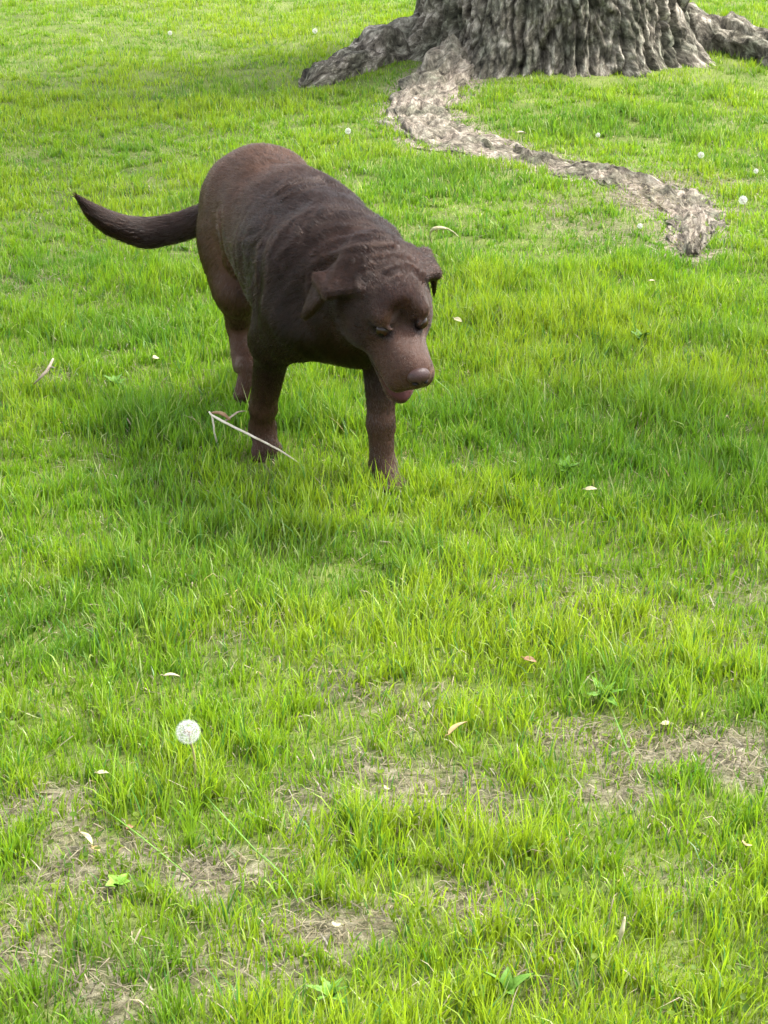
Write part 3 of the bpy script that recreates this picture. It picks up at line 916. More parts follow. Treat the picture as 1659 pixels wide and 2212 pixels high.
def dog_field(lo, h, shape):
    ax = [lo[i] + h * np.arange(shape[i]) for i in range(3)]
    V = np.full(shape, 0.2, dtype=np.float64)
    for kind, data, k, fl, hair, sub in PR:
        b0, b1 = prim_box(kind, data)
        m = k + 0.02
        s = [slice(max(0, int((b0[i] - m - lo[i]) / h)), min(shape[i], int((b1[i] + m - lo[i]) / h) + 2)) for i in range(3)]
        G = np.stack(np.meshgrid(ax[0][s[0]], ax[1][s[1]], ax[2][s[2]], indexing='ij'), -1)
        d = prim_d(kind, data, G)
        cur = V[s[0], s[1], s[2]]
        if sub:
            hh = np.maximum(k - np.abs(cur + d), 0) / k
            V[s[0], s[1], s[2]] = np.maximum(cur, -d) + hh * hh * k * 0.25
        else:
            hh = np.maximum(k - np.abs(cur - d), 0) / k
            V[s[0], s[1], s[2]] = np.minimum(cur, d) - hh * hh * k * 0.25
    # loose skin: soft folds round the neck and shoulders, dimples elsewhere
    G = np.stack(np.meshgrid(*ax, indexing='ij'), -1)
    near = np.abs(V) < 0.03
    P = G[near]
    nb = unit(NB - np.array([0.0, 0, 0.45]))
    t = (P - np.array([0.0, 0, 0.45])) @ nb
    q = P + 0.02 * np.stack([perlin(P[:, 0] * 9, P[:, 1] * 9, P[:, 2] * 9 + c) for c in (0, 31, 57)], -1)
    tt = (q - np.array([0.0, 0, 0.45])) @ nb
    fold = 1 - np.abs(perlin(tt * 21, q[:, 1] * 6, q[:, 2] * 6 + 4)) * 2.6
    amp = smooth(-0.22, -0.06, t) * (1 - smooth(0.17, 0.25, t)) * smooth(0.28, 0.36, P[:, 2]) * (0.6 + 0.9 * perlin(P[:, 0] * 6, P[:, 1] * 6, P[:, 2] * 6))
    d = -0.0085 * np.clip(fold, -0.2, 1) * np.clip(amp, 0, 1)
    d += 0.007 * perlin(P[:, 0] * 12, P[:, 1] * 12, P[:, 2] * 12) * smooth(0.2, 0.3, P[:, 2]) * (1 - smooth(0.2, 0.3, P[:, 0]))
    # forehead wrinkles
    hp = (P - HEAD_C) @ HM.T
    wr = 1 - 2.2 * np.abs(perlin(hp[:, 0] * 34 + 2 * perlin(hp[:, 1] * 20, hp[:, 0] * 20, 8), hp[:, 1] * 10, 3))
    d += -0.0016 * np.clip(wr, -0.3, 1) * smooth(0.0, 0.03, hp[:, 2]) * smooth(-0.10, -0.05, hp[:, 0]) * (1 - smooth(0.02, 0.045, hp[:, 0])) * (np.abs(hp[:, 1]) < 0.065)
    # single folds of skin, as they lie on the dog's right side, neck and brow
    for ln, amp, wd in FOLDS:
        hit = [first_hit(V, lo, h, *p) for p in ln]
        hit = [p for p in hit if p is not None]
        if len(hit) < 2:
            continue
        C = spline(np.array(hit), 8 * len(hit))
        dist = np.full(len(P), 9.0)
        sel = np.all((P > C.min(0) - 0.03) & (P < C.max(0) + 0.03), axis=1)
        for i in range(len(C) - 1):
            ab = C[i + 1] - C[i]
            tq = np.clip(((P[sel] - C[i]) @ ab) / (ab @ ab + 1e-12), 0, 1)
            dist[sel] = np.minimum(dist[sel], np.linalg.norm(P[sel] - C[i] - tq[:, None] * ab, axis=1))
        amp = amp * 0.75
        d -= amp * np.exp(-(dist / wd) ** 2) - 0.45 * amp * np.exp(-((dist - 2.2 * wd) / wd) ** 2)
    V[near] += d
    return V, ax


def surface_nets(V, lo, h):
    S = V < 0
    cs = [[slice(0, -1), slice(1, None)][i] for i in (0, 1)]
    cnt = sum(S[cs[i], cs[j], cs[k]].astype(np.int8) for i in (0, 1) for j in (0, 1) for k in (0, 1))
    act = (cnt > 0) & (cnt < 8)
    ids = np.full(act.shape, -1, dtype=np.int64)
    C = np.argwhere(act)
    ids[act] = np.arange(len(C))
    acc = np.zeros((len(C), 3)); num = np.zeros(len(C))
    corners = [(i, j, k) for i in (0, 1) for j in (0, 1) for k in (0, 1)]
    for a in corners:
        for ax_ in range(3):
            if a[ax_]:
                continue
            b = list(a); b[ax_] = 1
            va = V[C[:, 0] + a[0], C[:, 1] + a[1], C[:, 2] + a[2]]
            vb = V[C[:, 0] + b[0], C[:, 1] + b[1], C[:, 2] + b[2]]
            m = (va < 0) != (vb < 0)
            t = va[m] / (va[m] - vb[m])
            p = np.tile(np.array(a, float), (m.sum(), 1))
            p[:, ax_] = t
            acc[m] += p; num[m] += 1
    P = lo + h * (C + acc / num[:, None])
    quads = []
    for ax_ in range(3):
        o1, o2 = [(1, 2), (2, 0), (0, 1)][ax_]
        sa = [slice(None)] * 3; sb = [slice(None)] * 3
        sa[ax_] = slice(0, -1); sb[ax_] = slice(1, None)
        A, B = S[tuple(sa)], S[tuple(sb)]
        E = np.argwhere(A != B)
        E = E[(E[:, o1] > 0) & (E[:, o2] > 0) & (E[:, o1] < V.shape[o1] - 1) & (E[:, o2] < V.shape[o2] - 1)]
        e1 = np.zeros(3, int); e1[o1] = 1
        e2 = np.zeros(3, int); e2[o2] = 1
        q = np.stack([ids[tuple((E - x).T)] for x in (0 * e1, e1, e1 + e2, e2)], -1)
        flip = ~A[tuple(E.T)]
        q[flip] = q[flip][:, ::-1]
        quads.append(q)
    Q = np.vstack(quads)
    return P, Q[(Q >= 0).all(1)]


def grad(V, lo, h, P):
    g = (P - lo) / h
    i = np.clip(np.round(g).astype(int), 1, np.array(V.shape) - 2)
    return np.stack([V[i[:, 0] + a[0], i[:, 1] + a[1], i[:, 2] + a[2]] - V[i[:, 0] - a[0], i[:, 1] - a[1], i[:, 2] - a[2]]
                     for a in ((1, 0, 0), (0, 1, 0), (0, 0, 1))], -1)


_h = 0.0036
_bx = [prim_box(p[0], p[1]) for p in PR]
_lo = np.min([b[0] for b in _bx], 0) - 0.03
_hi = np.max([b[1] for b in _bx], 0) + 0.03
_sh = tuple(np.ceil((_hi - _lo) / _h).astype(int))
FV, _ax = dog_field(_lo, _h, _sh)
DP, DQ = surface_nets(FV, _lo, _h)
# relax the grid steps a little
for _ in range(3):
    s_ = np.zeros_like(DP); c_ = np.zeros(len(DP))
    for a, b in ((0, 1), (1, 2), (2, 3), (3, 0)):
        np.add.at(s_, DQ[:, a], DP[DQ[:, b]]); np.add.at(c_, DQ[:, a], 1)
        np.add.at(s_, DQ[:, b], DP[DQ[:, a]]); np.add.at(c_, DQ[:, b], 1)
    DP = 0.5 * DP + 0.5 * s_ / np.maximum(c_, 1)[:, None]

# per-vertex hair length and direction
W = np.zeros(len(DP)); FLOW = np.zeros((len(DP), 3)); HLEN = np.zeros(len(DP))
for kind, data, k, fl, hair, sub in PR:
    if sub:
        continue
    d = prim_d(kind, data, DP)
    w = np.exp(-np.maximum(d + 0.01, -0.01) / 0.014)
    W += w; FLOW += w[:, None] * fl; HLEN += w * hair
FLOW = unit(FLOW); HLEN /= W
SLOT_M = np.array(Matrix.Rotation(R(22), 3, 'Y')).T
HP = (DP - HEAD_C) @ HM.T                        # head coordinates of every vertex
muzzle = smooth(0.055, 0.10, HP[:, 0]) * (np.linalg.norm(HP, axis=1) < 0.25)

# coat colour with some sheen and shade put in: chocolate, paler and redder on muzzle and brow, darker along the neck
cvar = 1 + 0.25 * fbm(DP[:, 0] * 8, DP[:, 1] * 8, DP[:, 2] * 8)
front = smooth(-0.36, -0.08, DP[:, 0] + 0.05 * perlin(DP[:, 0] * 9, DP[:, 1] * 9, DP[:, 2] * 9))[:, None]
mixc = lambda A, w, B_: A * (1 - w) + w * np.array(B_)
DCOL = mixc(np.tile([0.0470, 0.0235, 0.0142], (len(DP), 1)), front, [0.0108, 0.0046, 0.0027])  # paler brown rump, brightened further to carry its sheen in the colour
leg = (smooth(0.24, 0.12, DP[:, 2]) * (0.15 + 0.85 * (DP[:, 0] > -0.28)))[:, None]
DCOL = mixc(DCOL, leg, [0.0370, 0.0185, 0.0108])
rh = np.linalg.norm(HP, axis=1)
DCOL = mixc(DCOL, smooth(0.20, 0.13, rh)[:, None], [0.0140, 0.0054, 0.0028])
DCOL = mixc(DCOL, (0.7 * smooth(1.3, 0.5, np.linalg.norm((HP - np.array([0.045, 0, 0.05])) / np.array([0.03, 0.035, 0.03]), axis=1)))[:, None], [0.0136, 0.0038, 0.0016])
DCOL = mixc(DCOL, (0.6 * smooth(1.2, 0.5, np.linalg.norm((HP - np.array([0.075, 0, 0.015])) / np.array([0.02, 0.028, 0.022]), axis=1)))[:, None], [0.010, 0.005, 0.003])  # brow's shade between the eyes, put into the coat colour
DCOL = mixc(DCOL, muzzle[:, None], [0.0410, 0.0185, 0.0110])
tl = smooth(-0.46, -0.60, DP[:, 0])[:, None] * (DP[:, 2] > 0.25)[:, None]
DCOL = mixc(DCOL, tl, [0.011, 0.0050, 0.0030])
DCOL *= 0.95 * cvar[:, None]
for s in (-1, 1):            # dark pigmented lids
    er = smooth(1.9, 1.0, np.linalg.norm((HP - np.array([0.082, s * 0.0385, 0.005])) / np.array([0.016, 0.0145, 0.0105]), axis=1))[:, None]
    DCOL = DCOL * (1 - er) + er * np.array([0.010, 0.006, 0.005])
lip = smooth(1.3, 1.05, np.linalg.norm(((HP - SLOT_C) @ SLOT_M.T) / SLOT_R, axis=1))[:, None]
DCOL = DCOL * (1 - lip) + lip * np.array([0.050, 0.017, 0.016])      # gums and lips

dog = empty('dog', DOG_O)
tag(dog, 'chocolate brown Labrador dog walking across the grass with lowered head and curved tail', 'dog')

m_skin, nt, out = new_mat('dog_coat')
b = principled(nt, out, 0.65, 0.12)
nz = nt.nodes.new('ShaderNodeTexNoise'); nz.inputs['Scale'].default_value = 170; nz.inputs['Detail'].default_value = 4
tcn = nt.nodes.new('ShaderNodeTexCoord'); nt.links.new(tcn.outputs['Object'], nz.inputs['Vector'])
bmp = nt.nodes.new('ShaderNodeBump'); bmp.inputs['Strength'].default_value = 0.35; bmp.inputs['Distance'].default_value = 0.004
nt.links.new(nz.outputs[0], bmp.inputs['Height']); nt.links.new(bmp.outputs[0], b.inputs['Normal'])
a = nt.nodes.new('ShaderNodeAttribute'); a.attribute_name = 'Col'
nt.links.new(a.outputs['Color'], b.inputs['Base Color'])
DW = dog_world(DP) - DOG_O
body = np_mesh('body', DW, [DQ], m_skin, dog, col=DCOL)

# ---- short coat as hair curves
m_fur, nt, out = new_mat('dog_fur')
hb = nt.nodes.new('ShaderNodeBsdfHairPrincipled')
hb.parametrization = 'COLOR'
a = nt.nodes.new('ShaderNodeAttribute'); a.attribute_name = 'fur_colour'
nt.links.new(a.outputs['Color'], hb.inputs['Color'])
hb.inputs['Roughness'].default_value = 0.2
hb.inputs['IOR'].default_value = 1.45
hb.inputs['Radial Roughness'].default_value = 0.4
hb.inputs['Random Roughness'].default_value = 0.2
dfu = nt.nodes.new('ShaderNodeBsdfDiffuse')
nt.links.new(a.outputs['Color'], dfu.inputs['Color'])
mfu = nt.nodes.new('ShaderNodeMixShader'); mfu.inputs[0].default_value = 0.56
nt.links.new(dfu.outputs[0], mfu.inputs[1]); nt.links.new(hb.outputs[0], mfu.inputs[2])
nt.links.new(mfu.outputs[0], out.inputs[0])

me_ = body.data
NV = np.empty(len(DP) * 3, np.float32); me_.vertices.foreach_get('normal', NV); NV = NV.reshape(-1, 3)
if (NV * (grad(FV, _lo, _h, DP) @ DM)).sum() < 0:
    me_.flip_normals(); NV = -NV
T3 = np.vstack([DQ[:, [0, 1, 2]], DQ[:, [0, 2, 3]]])
ar = np.linalg.norm(np.cross(DW[T3[:, 1]] - DW[T3[:, 0]], DW[T3[:, 2]] - DW[T3[:, 0]]), axis=1)
wt = ar * (1 + 2.0 * (HP[T3[:, 0], 0] > -0.12) * (np.linalg.norm(HP[T3[:, 0]], axis=1) < 0.22))
drng = np.random.default_rng(11)
NH = 230000
ti = drng.choice(len(T3), NH, p=wt / wt.sum())
u_, v_ = drng.random(NH), drng.random(NH)
fl_ = u_ + v_ > 1
u_[fl_], v_[fl_] = 1 - u_[fl_], 1 - v_[fl_]
wb = np.stack([1 - u_ - v_, u_, v_], -1)
ip = lambda A: (A[T3[ti]] * (wb[..., None] if A.ndim == 2 else wb)).sum(1)
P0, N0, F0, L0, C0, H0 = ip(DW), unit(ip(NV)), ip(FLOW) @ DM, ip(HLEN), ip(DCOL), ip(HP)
# no hair on the nose, in the mouth or the eye sockets
keep = np.ones(NH, bool)
keep &= np.linalg.norm((H0 - np.array([0.1735, 0, -0.0245])) / np.array([0.0155, 0.0215, 0.0185]), axis=1) > 1.05
for s in (-1, 1):
    keep &= np.linalg.norm((H0 - np.array([0.082, s * 0.0385, 0.006])) / np.array([0.016, 0.0135, 0.009]), axis=1) > 1.08
keep &= np.linalg.norm(((H0 - SLOT_C) @ SLOT_M.T) / SLOT_R, axis=1) > 1.12
P0, N0, F0, L0, C0, H0 = (A[keep] for A in (P0, N0, F0, L0, C0, H0))
n = len(P0)
jit = np.stack([perlin(P0[:, 0] * 38, P0[:, 1] * 38, P0[:, 2] * 38 + c) for c in (0, 40, 80)], -1)
jit2 = np.stack([perlin(P0[:, 0] * 160, P0[:, 1] * 160, P0[:, 2] * 160 + c) for c in (3, 43, 83)], -1)
F0 = F0 + 0.26 * jit + 0.25 * jit2 + 0.10 * drng.normal(size=(n, 3))
F0 = unit(F0 - (F0 * N0).sum(1)[:, None] * N0)
L0 = L0 * drng.uniform(0.8, 1.5, n)
lift = (0.17 + 0.12 * jit2[:, 0] + 0.08 * drng.normal(size=n)).clip(0.06, 0.8)
stray = drng.random(n) < 0.06
lift = np.where(stray, lift + 0.25, lift)
L0 = np.where(stray, L0 * 1.25, L0)
K = 4
pts = np.zeros((n, K, 3), np.float32)
for i in range(K):
    t = i / (K - 1)
    up = lift * (t - 0.62 * t * t) - 0.04
    pts[:, i] = P0 + L0[:, None] * (t * F0 + up[:, None] * N0)
hc = bpy.data.hair_curves.new('fur')
hc.add_curves([K] * n)
hc.attributes['position'].data.foreach_set('vector', pts.ravel())
ra = hc.attributes.get('radius') or hc.attributes.new('radius', 'FLOAT', 'POINT')
ra.data.foreach_set('value', np.tile(np.array([0.00034, 0.00031, 0.00023, 0.00007], np.float32), n))
ca = hc.attributes.new('fur_colour', 'FLOAT_COLOR', 'CURVE')
cc = np.ones((n, 4), np.float32)
streak = 1 + 0.55 * perlin(P0[:, 0] * 70, P0[:, 1] * 70, P0[:, 2] * 70 + 5) + 0.35 * jit2[:, 1]
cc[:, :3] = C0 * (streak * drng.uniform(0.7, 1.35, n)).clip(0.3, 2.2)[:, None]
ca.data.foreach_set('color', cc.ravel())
hc.materials.append(m_fur)
fur = bpy.data.objects.new('fur', hc)
COL.objects.link(fur)
fur.parent = dog


def ellipsoid_mesh(c, r, M, nu=20, nv=12):
    th = np.linspace(0, np.pi, nv); ph = np.linspace(0, 2 * np.pi, nu, endpoint=False)
    S_ = np.stack([np.outer(np.cos(th), np.ones(nu)), np.outer(np.sin(th), np.cos(ph)), np.outer(np.sin(th), np.sin(ph))], -1).reshape(-1, 3)
    V = (S_ * r) @ M + c
    i = np.arange(nv - 1)[:, None] * nu + np.arange(nu)
    j = np.arange(nv - 1)[:, None] * nu + (np.arange(nu) + 1) % nu
    return V, np.stack([i, j, j + nu, i + nu], -1).reshape(-1, 4), S_


def dog_part(name, V, F, mat, parent=dog, col=None):
    return np_mesh(name, dog_world(V) - DOG_O, F, mat, parent, col=col)


# ---- nose leather, eyes, tongue, claws
m_nose = noisy_mat('nose_leather', (0.022, 0.010, 0.008), (0.040, 0.018, 0.015), 400, 0.45, 0.26, 0.5, 2, 0.002)
V, F, S_ = ellipsoid_mesh(np.zeros(3), np.array([0.0155, 0.0215, 0.0185]), np.eye(3), 40, 28)
# flatter top, pinched bottom, two nostrils pushed in
V[:, 1] *= 1 - 0.35 * smooth(0.0, -0.016, V[:, 2])
for s in (-1, 1):
    d = np.linalg.norm((V - np.array([0.012, s * 0.0105, -0.0045])) / np.array([0.014, 0.0065, 0.0055]), axis=1)
    V[:, 0] -= 0.011 * np.clip(1.25 - d, 0, 1)
V[:, 0] -= 0.003 * np.exp(-(V[:, 1] / 0.0016) ** 2) * (V[:, 2] < 0.004)
dog_part('nose', hd(V + np.array([0.1735, 0, -0.0245])), [F], m_nose)
m_dark = noisy_mat('nostril', (0.004, 0.002, 0.002), (0.008, 0.004, 0.004), 100, 0.6, 0.2)
for s in (-1, 1):
    V, F, S_ = ellipsoid_mesh(np.zeros(3), np.array([0.0050, 0.0052, 0.0040]), np.eye(3), 12, 8)
    dog_part('nostril', hd(V + np.array([0.1825, s * 0.0098, -0.0300])), [F], m_dark)
m_eye, nt, out = new_mat('dog_eye')
b = principled(nt, out, 0.10, 0.18)
tc = nt.nodes.new('ShaderNodeAttribute'); tc.attribute_name = 'Col'
nt.links.new(tc.outputs['Color'], b.inputs['Base Color'])
for s in (-1, 1):
    V, F, S_ = ellipsoid_mesh(np.zeros(3), np.array([0.0128, 0.0128, 0.0128]), np.eye(3), 24, 24)
    ax = unit(np.array([0.8, s * 0.5, -0.25]))
    c_ = S_ @ ax
    col = np.where(c_[:, None] > 0.9, np.array([0.004, 0.003, 0.003]), np.where(c_[:, None] > 0.6, np.array([0.020, 0.009, 0.004]), np.array([0.014, 0.009, 0.007])))
    dog_part('eye', hd(V + np.array([0.0775, s * 0.0365, 0.006])), [F], m_eye, col=col)
m_tongue = noisy_mat('tongue_skin', (0.085, 0.032, 0.030), (0.14, 0.054, 0.050), 150, 0.3, 0.5, 0.3, 3, 0.002)
tg = spline([(0.045, 0, -0.088), (0.08, 0, -0.106), (0.104, 0, -0.116), (0.123, 0, -0.125)], 14)
V, F, Tt = tube(tg, np.interp(np.linspace(0, 1, 14), [0, 0.6, 0.9, 1], [0.015, 0.0155, 0.0135, 0.005]), 14, squash=0.28)
dog_part('tongue', hd(V), [F, Tt], m_tongue)
m_claw = noisy_mat('claw_horn', (0.03, 0.022, 0.018), (0.06, 0.045, 0.035), 200, 0.35, 0.4)
for f, l, u, c in TOES:
    for b1, ln in ((-0.030, 0.036), (-0.011, 0.046), (0.011, 0.046), (0.030, 0.036)):
        p = [c + (ln + 0.006) * f + b1 * l + 0.015 * u, c + (ln + 0.016) * f + b1 * l + 0.013 * u, c + (ln + 0.022) * f + b1 * l + 0.004 * u]
        V, F, Tt = tube(spline(p, 5), [0.0036, 0.0034, 0.003, 0.002, 0.0006], 6)
        dog_part('claw', V, [F, Tt], m_claw)


# ================================================================== small things in the grass
def on_ground(px, py, h=0.0):
    p = at(px, py, h)
    z = float(gz(p[0], p[1]))
    p = at(px, py, h + z)
    return p


# ---- dandelion clocks
m_pappus, nt, out = new_mat('pappus')
d1 = nt.nodes.new('ShaderNodeBsdfDiffuse'); d1.inputs[0].default_value = (0.64, 0.64, 0.62, 1)
t1 = nt.nodes.new('ShaderNodeBsdfTranslucent'); t1.inputs[0].default_value = (0.64, 0.64, 0.62, 1)
ms = nt.nodes.new('ShaderNodeMixShader'); ms.inputs[0].default_value = 0.5
nt.links.new(d1.outputs[0], ms.inputs[1]); nt.links.new(t1.outputs[0], ms.inputs[2]); nt.links.new(ms.outputs[0], out.inputs[0])
m_recept = noisy_mat('seed_base', (0.16, 0.12, 0.08), (0.30, 0.25, 0.18), 300, 0.8)
m_stem = noisy_mat('dandelion_stem', (0.17, 0.19, 0.06), (0.28, 0.20, 0.11), 60, 0.5, 0.3)


def fib(n):
    i = np.arange(n) + 0.5
    ph = np.arccos(1 - 2 * i / n); t = np.pi * (1 + 5 ** 0.5) * i
    return np.stack([np.cos(t) * np.sin(ph), np.sin(t) * np.sin(ph), np.cos(ph)], -1)


def clock_meshes(rad, n=170, seed=1):
    g = np.random.default_rng(seed)
    D = unit_(fib(n) + 0.05 * g.normal(size=(n, 3)))
    V, T = [], []
    for d in D:
        a = unit_(np.cross(d, [0.3, 0.5, 0.81])); b = np.cross(d, a)
        o = len(V)
        V += [d * rad * 0.22 + a * 0.00012, d * rad * 0.22 - a * 0.00012, d * rad * 0.76]
        T.append((o, o + 1, o + 2))
        c = d * rad * 0.76
        for k in range(11):
            an = 2 * np.pi * k / 11 + g.uniform(0, 0.4)
            e = d * rad * 0.24 * g.uniform(0.75, 1.1) + (math.cos(an) * a + math.sin(an) * b) * rad * 0.30
            w = np.cross(d, e); w = w / (np.linalg.norm(w) + 1e-9) * 0.00033
            o = len(V)
            V += [c - w * 0.5, c + w * 0.5, c + e]
            T.append((o, o + 1, o + 2))
    return np.array(V), np.array(T)


CV, CT = clock_meshes(1.0 * 0.0195, 150)


def dandelion(head, foot, rad, label, tilt=0.0):
    root_ = empty('dandelion_clock', foot)
    tag(root_, label, 'dandelion', 'dandelion seed heads in the lawn')
    rel = head - foot
    mid = rel * 0.5 + np.array([0.006, 0.004, 0.0])
    pts = spline([np.zeros(3) - np.array([0, 0, 0.004]), mid, rel], 10)
    V, F, T = tube(pts, np.linspace(0.0020, 0.0016, 10) * (rad / 0.0195) ** 0.5, 8)
    np_mesh('stem', V, [F, T], m_stem, root_)
    V, F, _ = ellipsoid_mesh(rel, np.array([rad * 0.34] * 3), np.eye(3), 12, 8)
    np_mesh('seed_base', V, [F], m_recept, root_)
    np_mesh('pappus', CV * (rad / 0.0195) + rel, [CT], m_pappus, root_, flat=True)
    return root_


def clock_at(px, py, h, rad, label):
    hd_ = at(px, py, h)
    ft = np.array([hd_[0] + 0.004, hd_[1] - 0.006, float(gz(hd_[0], hd_[1]))])
    dandelion(hd_, ft, rad, label)


clock_at(188, 732, 0.098, 0.0185, 'large round white dandelion clock in the left foreground')
clock_at(348, 131, 0.045, 0.011, "white dandelion clock above the dog's back, left of the long root")
clock_at(743, 200, 0.045, 0.0135, 'white dandelion clock near the right edge, right of the root tip')
clock_at(701, 155, 0.04, 0.011, 'pale dandelion clock in the grass above the bend of the long root')
clock_at(598, 135, 0.03, 0.008, 'small pale dandelion clock between the trunk and the long root')
clock_at(640, 226, 0.03, 0.008, 'small dandelion clock just left of the tip of the long root')
clock_at(756, 171, 0.03, 0.008, 'small yellowish dandelion clock at the far right edge above the white one')
clock_at(315, 31, 0.04, 0.012, 'white dandelion clock in the sunlit grass left of the trunk')
clock_at(170, 33, 0.04, 0.010, 'tiny dandelion clock in the far grass at the upper left')

# ---- fallen leaves
def leaf_mat(name, c1, c2):
    return noisy_mat(name, c1, c2, 90, 0.6, 0.25, 0.4, 4, 0.003)


m_tan = leaf_mat('dry_leaf_tan', (0.22, 0.15, 0.06), (0.36, 0.27, 0.12))
m_pale = leaf_mat('dry_leaf_pale', (0.24, 0.21, 0.11), (0.37, 0.34, 0.20))
m_brown = leaf_mat('dry_leaf_brown', (0.15, 0.08, 0.04), (0.27, 0.16, 0.085))
m_green = leaf_mat('weed_leaf', (0.055, 0.135, 0.012), (0.10, 0.20, 0.02))
m_lime = leaf_mat('young_weed_leaf', (0.085, 0.19, 0.014), (0.14, 0.26, 0.025))


def leaf_surface(ln, wd, curl=0.25, cup=0.2, jag=0.0, nu=14, nv=6, point=1.0):
    """a leaf along +x with a midrib, slightly cupped, arched and thick enough to have an edge"""
    u = np.linspace(0, 1, nu)
    half = wd / 2 * np.sin(np.pi * u ** (0.75 * point)) ** 0.8 * (1 + jag * np.sign(np.sin(u * 38)) * (u > 0.15) * (u < 0.9))
    half = np.maximum(half, wd * 0.03)
    s = np.linspace(-1, 1, 2 * nv + 1)
    X = np.repeat((u * ln)[:, None], len(s), 1) - 0.10 * ln * np.abs(s)[None] * np.sin(np.pi * u)[:, None] * (jag > 0)
    Y = half[:, None] * s[None]
    Z = cup * np.abs(Y) + curl * ln * (np.sin(np.pi * u)[:, None] * 0.35) - 0.0008 * (np.abs(s)[None] < 0.05)
    Vt = np.stack([X, Y, Z], -1).reshape(-1, 3)
    m = len(s)
    i = np.arange(nu - 1)[:, None] * m + np.arange(m - 1)[None]
    Ft = np.stack([i, i + m, i + m + 1, i + 1], -1).reshape(-1, 4)
    n = len(Vt)
    Vb = Vt - np.array([0, 0, 0.0006])
    return np.vstack([Vt, Vb]), np.vstack([Ft, Ft[:, ::-1] + n])


def rot_zyx(V, yaw, pitch, roll):
    M = np.array(Matrix.Rotation(yaw, 3, 'Z') @ Matrix.Rotation(pitch, 3, 'Y') @ Matrix.Rotation(roll, 3, 'X'))
    return V @ M.T


def fallen(px, py, h, ln, wd, yaw, pitch, roll, mat, label, curl=0.25):
    p = on_ground(px, py, h)
    V, F = leaf_surface(ln, wd, curl)
    V[:, 0] -= ln / 2
    V = rot_zyx(V, R(yaw), R(pitch), R(roll))
    o = np_mesh('fallen_leaf', V, [F], mat)
    o.location = p
    V2, F2, T2 = tube(rot_zyx(np.array([(-ln * .5 - ln * 0.22, 0, 0), (-ln * .5 - ln * .1, 0, .002), (-ln * .5, 0, 0), (-ln * .42, 0, .002)]), R(yaw), R(pitch), R(roll)), 0.0008, 5)
    np_mesh('leaf_stalk', V2, [F2, T2], mat, o)
    tag(o, label, 'leaf', 'fallen dry leaves on the lawn')


fallen(458, 728, 0.045, 0.036, 0.020, 35, -18, -25, m_tan, 'tan dry leaf standing in the grass right of centre in the foreground')
fallen(172, 676, 0.045, 0.026, 0.013, 10, 8, -10, m_pale, 'pale tan dry leaf above the large dandelion clock')
fallen(86, 838, 0.022, 0.034, 0.012, -52, 6, -25, m_pale, 'pale slender dry leaf on the bare soil at the lower left')
fallen(96, 849, 0.016, 0.016, 0.009, -40, 0, 0, m_tan, 'small curled scrap of leaf just right of the pale slender leaf')
fallen(746, 845, 0.035, 0.028, 0.015, 75, 30, 20, m_tan, 'tan dry leaf near the right edge of the foreground')
fallen(103, 773, 0.03, 0.018, 0.010, 20, 10, 0, m_pale, 'small pale leaf left of the stem of the large dandelion clock')
fallen(386, 788, 0.025, 0.014, 0.009, 80, 20, 30, m_pale, 'tiny whitish leaf standing on edge in the middle of the foreground')
fallen(336, 925, 0.025, 0.024, 0.012, 85, 25, 10, m_pale, 'pale upright leaf beside the bare patch in the bottom middle')
fallen(667, 724, 0.012, 0.018, 0.013, 15, 5, 0, m_pale, 'small cream leaf scrap on the bare soil at the right')
fallen(131, 827, 0.012, 0.018, 0.011, 65, 12, 0, m_brown, 'small reddish brown leaf on the bare soil right of the pale slender leaf')
fallen(156, 358, 0.05, 0.026, 0.014, 70, 15, 25, m_pale, 'pale yellow leaf in the grass left of the hind paw of the dog')
fallen(458, 320, 0.05, 0.024, 0.013, -40, 10, 20, m_pale, "whitish leaf in the grass just right of the dog's head")
fallen(522, 133, 0.05, 0.036, 0.020, 20, 10, 0, m_pale, 'whitish leaf lying on the upper edge of the long root')
fallen(591, 489, 0.055, 0.024, 0.010, 5, 0, 20, m_pale, 'pale folded leaf in the dark grass right of the front paws')
fallen(653, 281, 0.05, 0.022, 0.012, 30, 10, 0, m_pale, 'small pale leaf in the grass below the tip of the long root')
fallen(530, 660, 0.03, 0.022, 0.012, -20, 8, 10, m_brown, 'reddish brown leaf scrap in the thin grass right of centre')

# ---- the broken dry stalk in front of the dog's paw
m_straw = noisy_mat('dry_stalk', (0.36, 0.30, 0.21), (0.58, 0.53, 0.44), 70, 0.55, 0.35, 0.2, 4, 0.002)
m_straw2 = noisy_mat('dry_stalk_weathered', (0.17, 0.13, 0.09), (0.32, 0.27, 0.20), 70, 0.65, 0.25, 0.3, 4, 0.002)


def stalk_part(name, pts, r, mat, base, parent):
    V, F, T = tube(spline(pts, 24), np.interp(np.linspace(0, 1, 24), np.linspace(0, 1, len(r)), r), 8)
    V = V + 0.0006 * np.stack([perlin(V[:, 0] * 90, V[:, 1] * 90, V[:, 2] * 90 + c) for c in (0, 7, 14)], -1)
    return np_mesh(name, V - base, [F, T], mat, parent)


